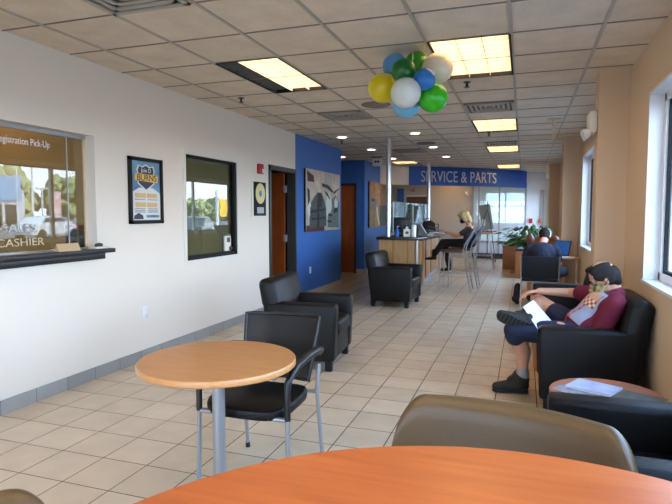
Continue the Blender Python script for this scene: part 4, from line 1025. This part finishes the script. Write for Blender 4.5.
bp_ = tag(blob(bpb, 'backpack', M['black_cloth'], None, .012, 3), 'black backpack on the floor beside the laptop chair', 'bag'); bp_.location = (-.07, 9.15, .002)
dk = empty('desk', (.6, 9.75, 0), 0, 'light wood desk top carrying the laptop by the right wall', 'desk')
MB().box(-.5, .265, -.25, .35, .715, .74, bev=.004).build('desktop', M['beech'], dk)
for x in (-.45, .22):
    for y in (-.2, .3): MB().cyl((x, y, 0), (x, y, .715), .018, n=12).build('leg', M['tan'], dk)
lp = empty('laptop', (.50, 9.78, .741), R(-48), 'open laptop with blue lit screen on the desk', 'laptop')
MB().box(-.17, .17, -.12, .12, 0, .018, bev=.004).build('keyboard_base', M['dgrey'], lp)
T_ = Matrix.Translation((0, .12, .015)) @ Matrix.Rotation(R(-15), 4, 'X')
MB().box(-.17, .17, 0, .01, 0, .25, T=T_).build('lid', M['black'], lp, smooth=None)
sc_ = MB(); scm = emis('laptop_screen', (40, 80, 140), .5); sc_.box(-.16, .16, -.002, 0, .012, .24, T=T_); o = sc_.build('screen', scm, lp, smooth=None)
tag(MB().box(.55, .8, 9.55, 9.75, .741, .752, T=Matrix.Identity(4)).build('paper_stack', M['paper'], smooth=None), 'white papers lying on the desk by the wall', 'paper')
M['brownleather'] = mat('reddish_brown_leather', (124, 66, 38), .4, var=.3, scale=8)
bc = empty('lounge_chair', (.36, 10.9, 0), 0, 'reddish brown leather chair facing us beyond the laptop desk', 'chair')
MB().box(-.3, .3, -.3, .25, .2, .46, bev=.05, seg=3).build('seat', M['brownleather'], bc)
b = MB(); b.ell((0, .3, .72), (.30, .09, .30)); b.cap((-.2, .3, .86), (.2, .3, .86), .085, .085); b.ell((-.24, .28, .96), (.07, .07, .12)); b.ell((.2, .28, .95), (.09, .07, .09)); blob(b, 'backrest', M['brownleather'], bc, .015, 6)
for x in (-.25, .25):
    for y in (-.25, .2): MB().cyl((x, y, 0), (x, y, .2), .02, n=10).build('leg', M['boxwood'], bc)

# low wooden block table between man's chair and the next one
wb = empty('drum_table', (.33, 5.4, 0), 0, 'low orange wood drum table just behind the armchair with the man', 'table')
MB().lathe([(0, 0), (.22, 0), (.22, .42), (0, .42)], n=40).build('drum', M['boxwood'], wb); MB().lathe([(0, .42), (.25, .42), (.25, .445), (0, .445)], n=40).build('tabletop', M['redwood'], wb)

# planter and boxes
def wbox(name, x0, x1, y0, y1, h, lb, topm=None):
    t = empty(name, ((x0+x1)/2, (y0+y1)/2, 0), 0, lb, 'box'); a, c = (x1-x0)/2, (y1-y0)/2
    MB().box(-a, a, -c, c, 0, h, bev=.006).build('body', M['boxwood'], t)
    MB().box(-a-.01, a+.01, -c-.01, c+.01, h, h+.025).build('top', topm or M['boxwood'], t, smooth=None)
    return t
wbox('wooden_cabinet', -.51, -.12, 15.0, 15.4, .59, 'orange wooden box farther back, with a dark bag on it')
wbox('wooden_cabinet', -.16, .08, 12.9, 13.35, .62, 'orange wooden stand with dark blue top left of the plant', M['navy_shirt'])
b = MB(); b.ell((0, 0, .08), (.14, .12, .09)); b.ell((.06, 0, .14), (.08, .08, .06)); b.cap((-.08, 0, .05), (-.2, .02, .03), .05, .03)
o = blob(b, 'bag', M['black_cloth'], None, .012, 3); o.location = (-.27, 15.2, .625); tag(o, 'dark crumpled bag lying on the farther wooden box', 'bag')
b = MB(); b.box(-.12, .1, -.08, .08, 0, .05, bev=.01); o = b.build('shoe_box', M['carred']); o.location = (-.17, 14.1, 0); tag(o, 'small dark red and black item on the floor between the wooden boxes', 'box')
pt = empty('potted_plant', (.12, 13.75, 0), 0, 'bushy broad-leaved green plant in a wooden planter beyond the laptop user', 'plant')
MB().box(-.1, .3, -.25, .45, 0, .62, bev=.01).build('planter', M['boxwood'], pt); MB().box(-.08, .28, -.23, .43, .615, .635).build('soil', M['bark'], pt, smooth=None)
lf = MB(); stm = MB(); rnd = random.Random(3)
for k in range(230):
    a = rnd.uniform(0, 2*PI); el = rnd.uniform(.15, 1.45); ln = rnd.uniform(.2, .66); base = Vector((.13+-.1+rnd.uniform(-.1, .1), .1+rnd.uniform(-.15, .15), .62))
    d = Vector((math.cos(a)*math.cos(el)*1.5, math.sin(a)*math.cos(el), math.sin(el)*.95)); tip = base+d*ln; tip.z = max(tip.z, .5)
    tip.x = min(tip.x, .40)
    stm.tube([base, base+d*ln*.5+Vector((0, 0, .03)), tip], .004, 5)
    s = d.cross(Vector((0, 0, 1))).normalized(); L2 = rnd.uniform(.12, .2); W2 = L2*.36; dr = Vector((d.x, d.y, -.35)).normalized()
    p0, p1, p2, p3 = tip, tip+dr*L2*.35, tip+dr*L2*.7, tip+dr*L2; upv = Vector((0, 0, .012))
    v = [lf.bm.verts.new(x) for x in (p0, p1+s*W2, p1+upv*1.5, p1-s*W2, p2+s*W2*.8, p2+upv, p2-s*W2*.8, p3)]
    for f in [(0, 1, 2), (0, 2, 3), (1, 4, 5, 2), (2, 5, 6, 3), (4, 7, 5), (5, 7, 6)]: lf.bm.faces.new([v[i] for i in f])
lo = lf.build('foliage', M['leaf'], pt, smooth=80); stm.build('stem', M['leaf'], pt)

# easel and bistro table near the partition
ez = empty('display_easel', (-1.08, 17.2, 0), 0, 'tilted grey-green board on an easel before the glass partition', 'easel')
T_ = Matrix.Rotation(R(-10), 4, 'X')
MB().box(-.17, .17, -.02, .01, .95, 1.75, T=Matrix.Translation((-.12, .18, 0)) @ T_ @ Matrix.Translation((0, 0, 1.3)) @ Matrix.Rotation(R(-11), 4, 'Y') @ Matrix.Translation((.1, 0, -1.3))).build('board', mat('grey_green_board', (140, 150, 142), .5, var=.3, scale=3), ez, smooth=None)
for s in (-1, 1): MB().tube([(s*.3, -.1, 0), (s*.1, .3, 1.2), (0, .40, 1.6)], .012).build('leg', M['dgrey'], ez)
MB().tube([(0, .75, 0), (0, .43, 1.85)], .014).build('leg', M['dgrey'], ez); MB().box(-.3, .3, -.06, -.02, .9, .93, T=Matrix.Translation((0, .2, 0))).build('ledge', M['dgrey'], ez)
MB().box(-.05, .05, -.02, .0, 1.1, 1.3, T=Matrix.Translation((-.1, .15, 0)) @ T_).build('card', M['offwhite'], ez, smooth=None)
bt = empty('bistro_table', (-.98, 15.0, 0), 0, 'tall bistro table with light wood top near the glass partition', 'table')
MB().box(-.26, .24, -.45, .45, .93, .965, bev=.01).build('tabletop', M['beech'], bt)
for sx in (-1, 1):
    for sy in (-1, 1): MB().tube([(sx*.26, sy*.25, 0), (sx*.1, sy*.1, .93)], .013).build('leg', M['chrome'], bt)
MB().tube([(-.19, -.18, .35), (.19, -.18, .35), (.19, .18, .35), (-.19, .18, .35), (-.19, -.18, .35)], .01).build('stretcher', M['chrome'], bt)

# ------------------------------------------------------------------ outdoors (seen in the panes and their reflections)
struct(MB().box(1.09, 260, -80, 260, -.3, -.15).build('ground_outside', M['asphalt'], smooth=None))
struct(MB().box(-60, 1.09, -80, -2.8, -.3, -.15).build('ground_front', M['asphalt'], smooth=None))
def car(x, y, rz, paint, lb):
    t = empty('car', (x, y, -.15), rz, lb, 'car', 'parked cars outside')
    side = [(-2.2, .3), (-2.25, .7), (-2.1, .92), (-1.5, .98), (-1.0, 1.42), (.5, 1.45), (1.15, 1.0), (2.0, .88), (2.25, .65), (2.25, .3)]
    b = MB().prism(side, -.88, .88, 'y', bev=.06)
    for v in b.bm.verts:
        if v.co.z > .95: v.co.y *= .82
    b.build('body', paint, t)
    b = MB().prism([(-1.32, 1.0), (-.93, 1.36), (.45, 1.39), (1.0, 1.0)], -.80, .80, 'y')
    for v in b.bm.verts: v.co.y *= (.94 if v.co.z > 1.2 else 1.06)
    b.build('window', M['carglass'], t, smooth=None)
    for x_ in (-1.4, 1.4):
        for s in (-1, 1): MB().cyl((x_, s*.9, .33), (x_, s*.7, .33), .33).build('wheel', M['tire'], t)
    return t
car(11, 27.5, R(70), M['cardark'], 'dark car reflected large in the black-framed office window')
car(16.5, 33.5, R(80), M['carsilver'], 'silver car reflected behind the dark car'); car(22, 27.5, R(85), M['carwhite'], 'white car reflected low in the cashier glass')
car(32, 37, R(80), M['carwhite'], 'second white car reflected in the cashier glass'); car(36, 47, R(90), M['carsilver'], 'silver car farther along the lot')
def tree(x, y, h, r, m, lb):
    t = empty('tree', (x, y, -.15), 0, lb, 'tree', 'trees beyond the parking lot')
    MB().cyl((0, 0, 0), (0, 0, h*.5), .25, .15, n=10).build('trunk', M['bark'], t)
    b = MB(); rn = random.Random(int(x*7+y*3))
    for k in range(44):
        a, e = rn.uniform(0, 6.28), rn.uniform(-1.2, 1.3); q = rn.uniform(.5, 1)
        c = Vector((math.cos(a)*math.cos(e)*r*q*.8, math.sin(a)*math.cos(e)*r*q*.8, h*.48+math.sin(e)*h*.40*q)); rr = min(r*rn.uniform(.2, .34), h*.16)
        for v in bmesh.ops.create_icosphere(b.bm, subdivisions=2, radius=rr, matrix=Matrix.Translation(c))['verts']:
            v.co += (v.co-c)*rn.uniform(-.28, .28)
    b.build('crown', m, t, smooth=None)
rn = random.Random(5); n = 0
for (ya, yb_, hmin, hmax, st_p) in [(40, 86, 7.5, 10.5, 4.5), (88, 150, 4.0, 5.4, 4.0)]:
    y = ya
    while y < yb_:
        tree(60+rn.uniform(-4, 6), y, rn.uniform(hmin, hmax), 3.4, M['tree'] if n % 2 else M['tree2'], 'leafy tree in the row beyond the parking lot'); y += st_p; n += 1
for (x, y, h, lb) in [(38, 39.2, 6.9, 'double-headed white lamp post reflected at the left of the cashier glass'), (38.5, 41.4, 6.9, 'second white lamp post reflected in the cashier glass'), (40, 43.9, 4.2, 'shorter white lamp post reflected mid cashier glass')]:
    t = empty('lamp_post', (x, y, -.15), 0, lb, 'lamp post', 'lamp posts in the lot'); MB().cyl((0, 0, 0), (0, 0, h), .09, n=10).build('pole', M['white'], t)
    for s in (-1, 1): MB().box(-.15, .15, s*.1, s*.7, h-.05, h+.1, bev=.03).build('lamp_head', M['white'], t)
t = empty('flag_banner', (26, 32.0, -.15), 0, 'white and red feather banner reflected in the cashier glass', 'banner')
MB().cyl((0, 0, 0), (0, 0, 3.4), .03, n=8).build('pole', M['white'], t); MB().box(-.02, .02, .03, .6, 1.0, 3.3).build('flag', mat('banner_white', (220, 220, 225), .7, col2=(170, 60, 70), scale=2), t, smooth=None)
t = empty('yellow_banner', (14, 34.9, -.15), 0, 'yellow banner on white pole reflected in the office window', 'banner')
MB().cyl((0, 0, 0), (0, 0, 3.3), .12, n=10).build('pole', M['white'], t); MB().box(-.05, .05, .3, 1.5, 1.4, 2.7, bev=.02).build('flag', M['yellow'], t)
t = empty('storefront_building', (44, 42.5, -.15), 0, 'pale storefront with blue sign band reflected at the left of the cashier glass', 'building')
MB().box(0, 6, -6, 2.8, 0, 4.2).build('wall', M['white'], t, smooth=None); MB().box(-.3, 0, -6, 2.2, 3.0, 5.6).build('sign_band', mat('teal_sign', (110, 150, 190), .6), t, smooth=None)
for k in range(4): MB().box(-.05, 0, -5.6+k*2, -4+k*2, .3, 2.6).build('window', M['carglass'], t, smooth=None)

# ------------------------------------------------------------------ daylight portals sitting in the window openings
def portal(loc, rot, sx, sy):
    l = bpy.data.lights.new('window_portal', 'AREA'); l.shape = 'RECTANGLE'; l.size = sx; l.size_y = sy; l.cycles.is_portal = True
    o = bpy.data.objects.new('window_portal', l); COL.objects.link(o); o.location = loc; o.rotation_euler = rot
for (y0, y1, z0, z1) in (R1, R2, R3, R4, R5): portal((1.09, (y0+y1)/2, (z0+z1)/2), (0, PI/2, 0), z1-z0, y1-y0)
portal((-1.35, YB-.16, 1.35), (PI/2, 0, 0), 3.7, 2.1); portal((-.7, YF+.16, 1.6), (-PI/2, 0, 0), 1.5, 1.4)

vs = SC.view_settings; vs.view_transform = 'Standard'; vs.look = 'None'; vs.gamma = 1; vs.exposure = 0; vs.use_curve_mapping = False
SC.cycles.use_denoising = True; SC.cycles.max_bounces = 8; SC.cycles.diffuse_bounces = 5; SC.cycles.transparent_max_bounces = 12
SC.cycles.sample_clamp_indirect = 6; SC.cycles.caustics_reflective = False; SC.cycles.caustics_refractive = False
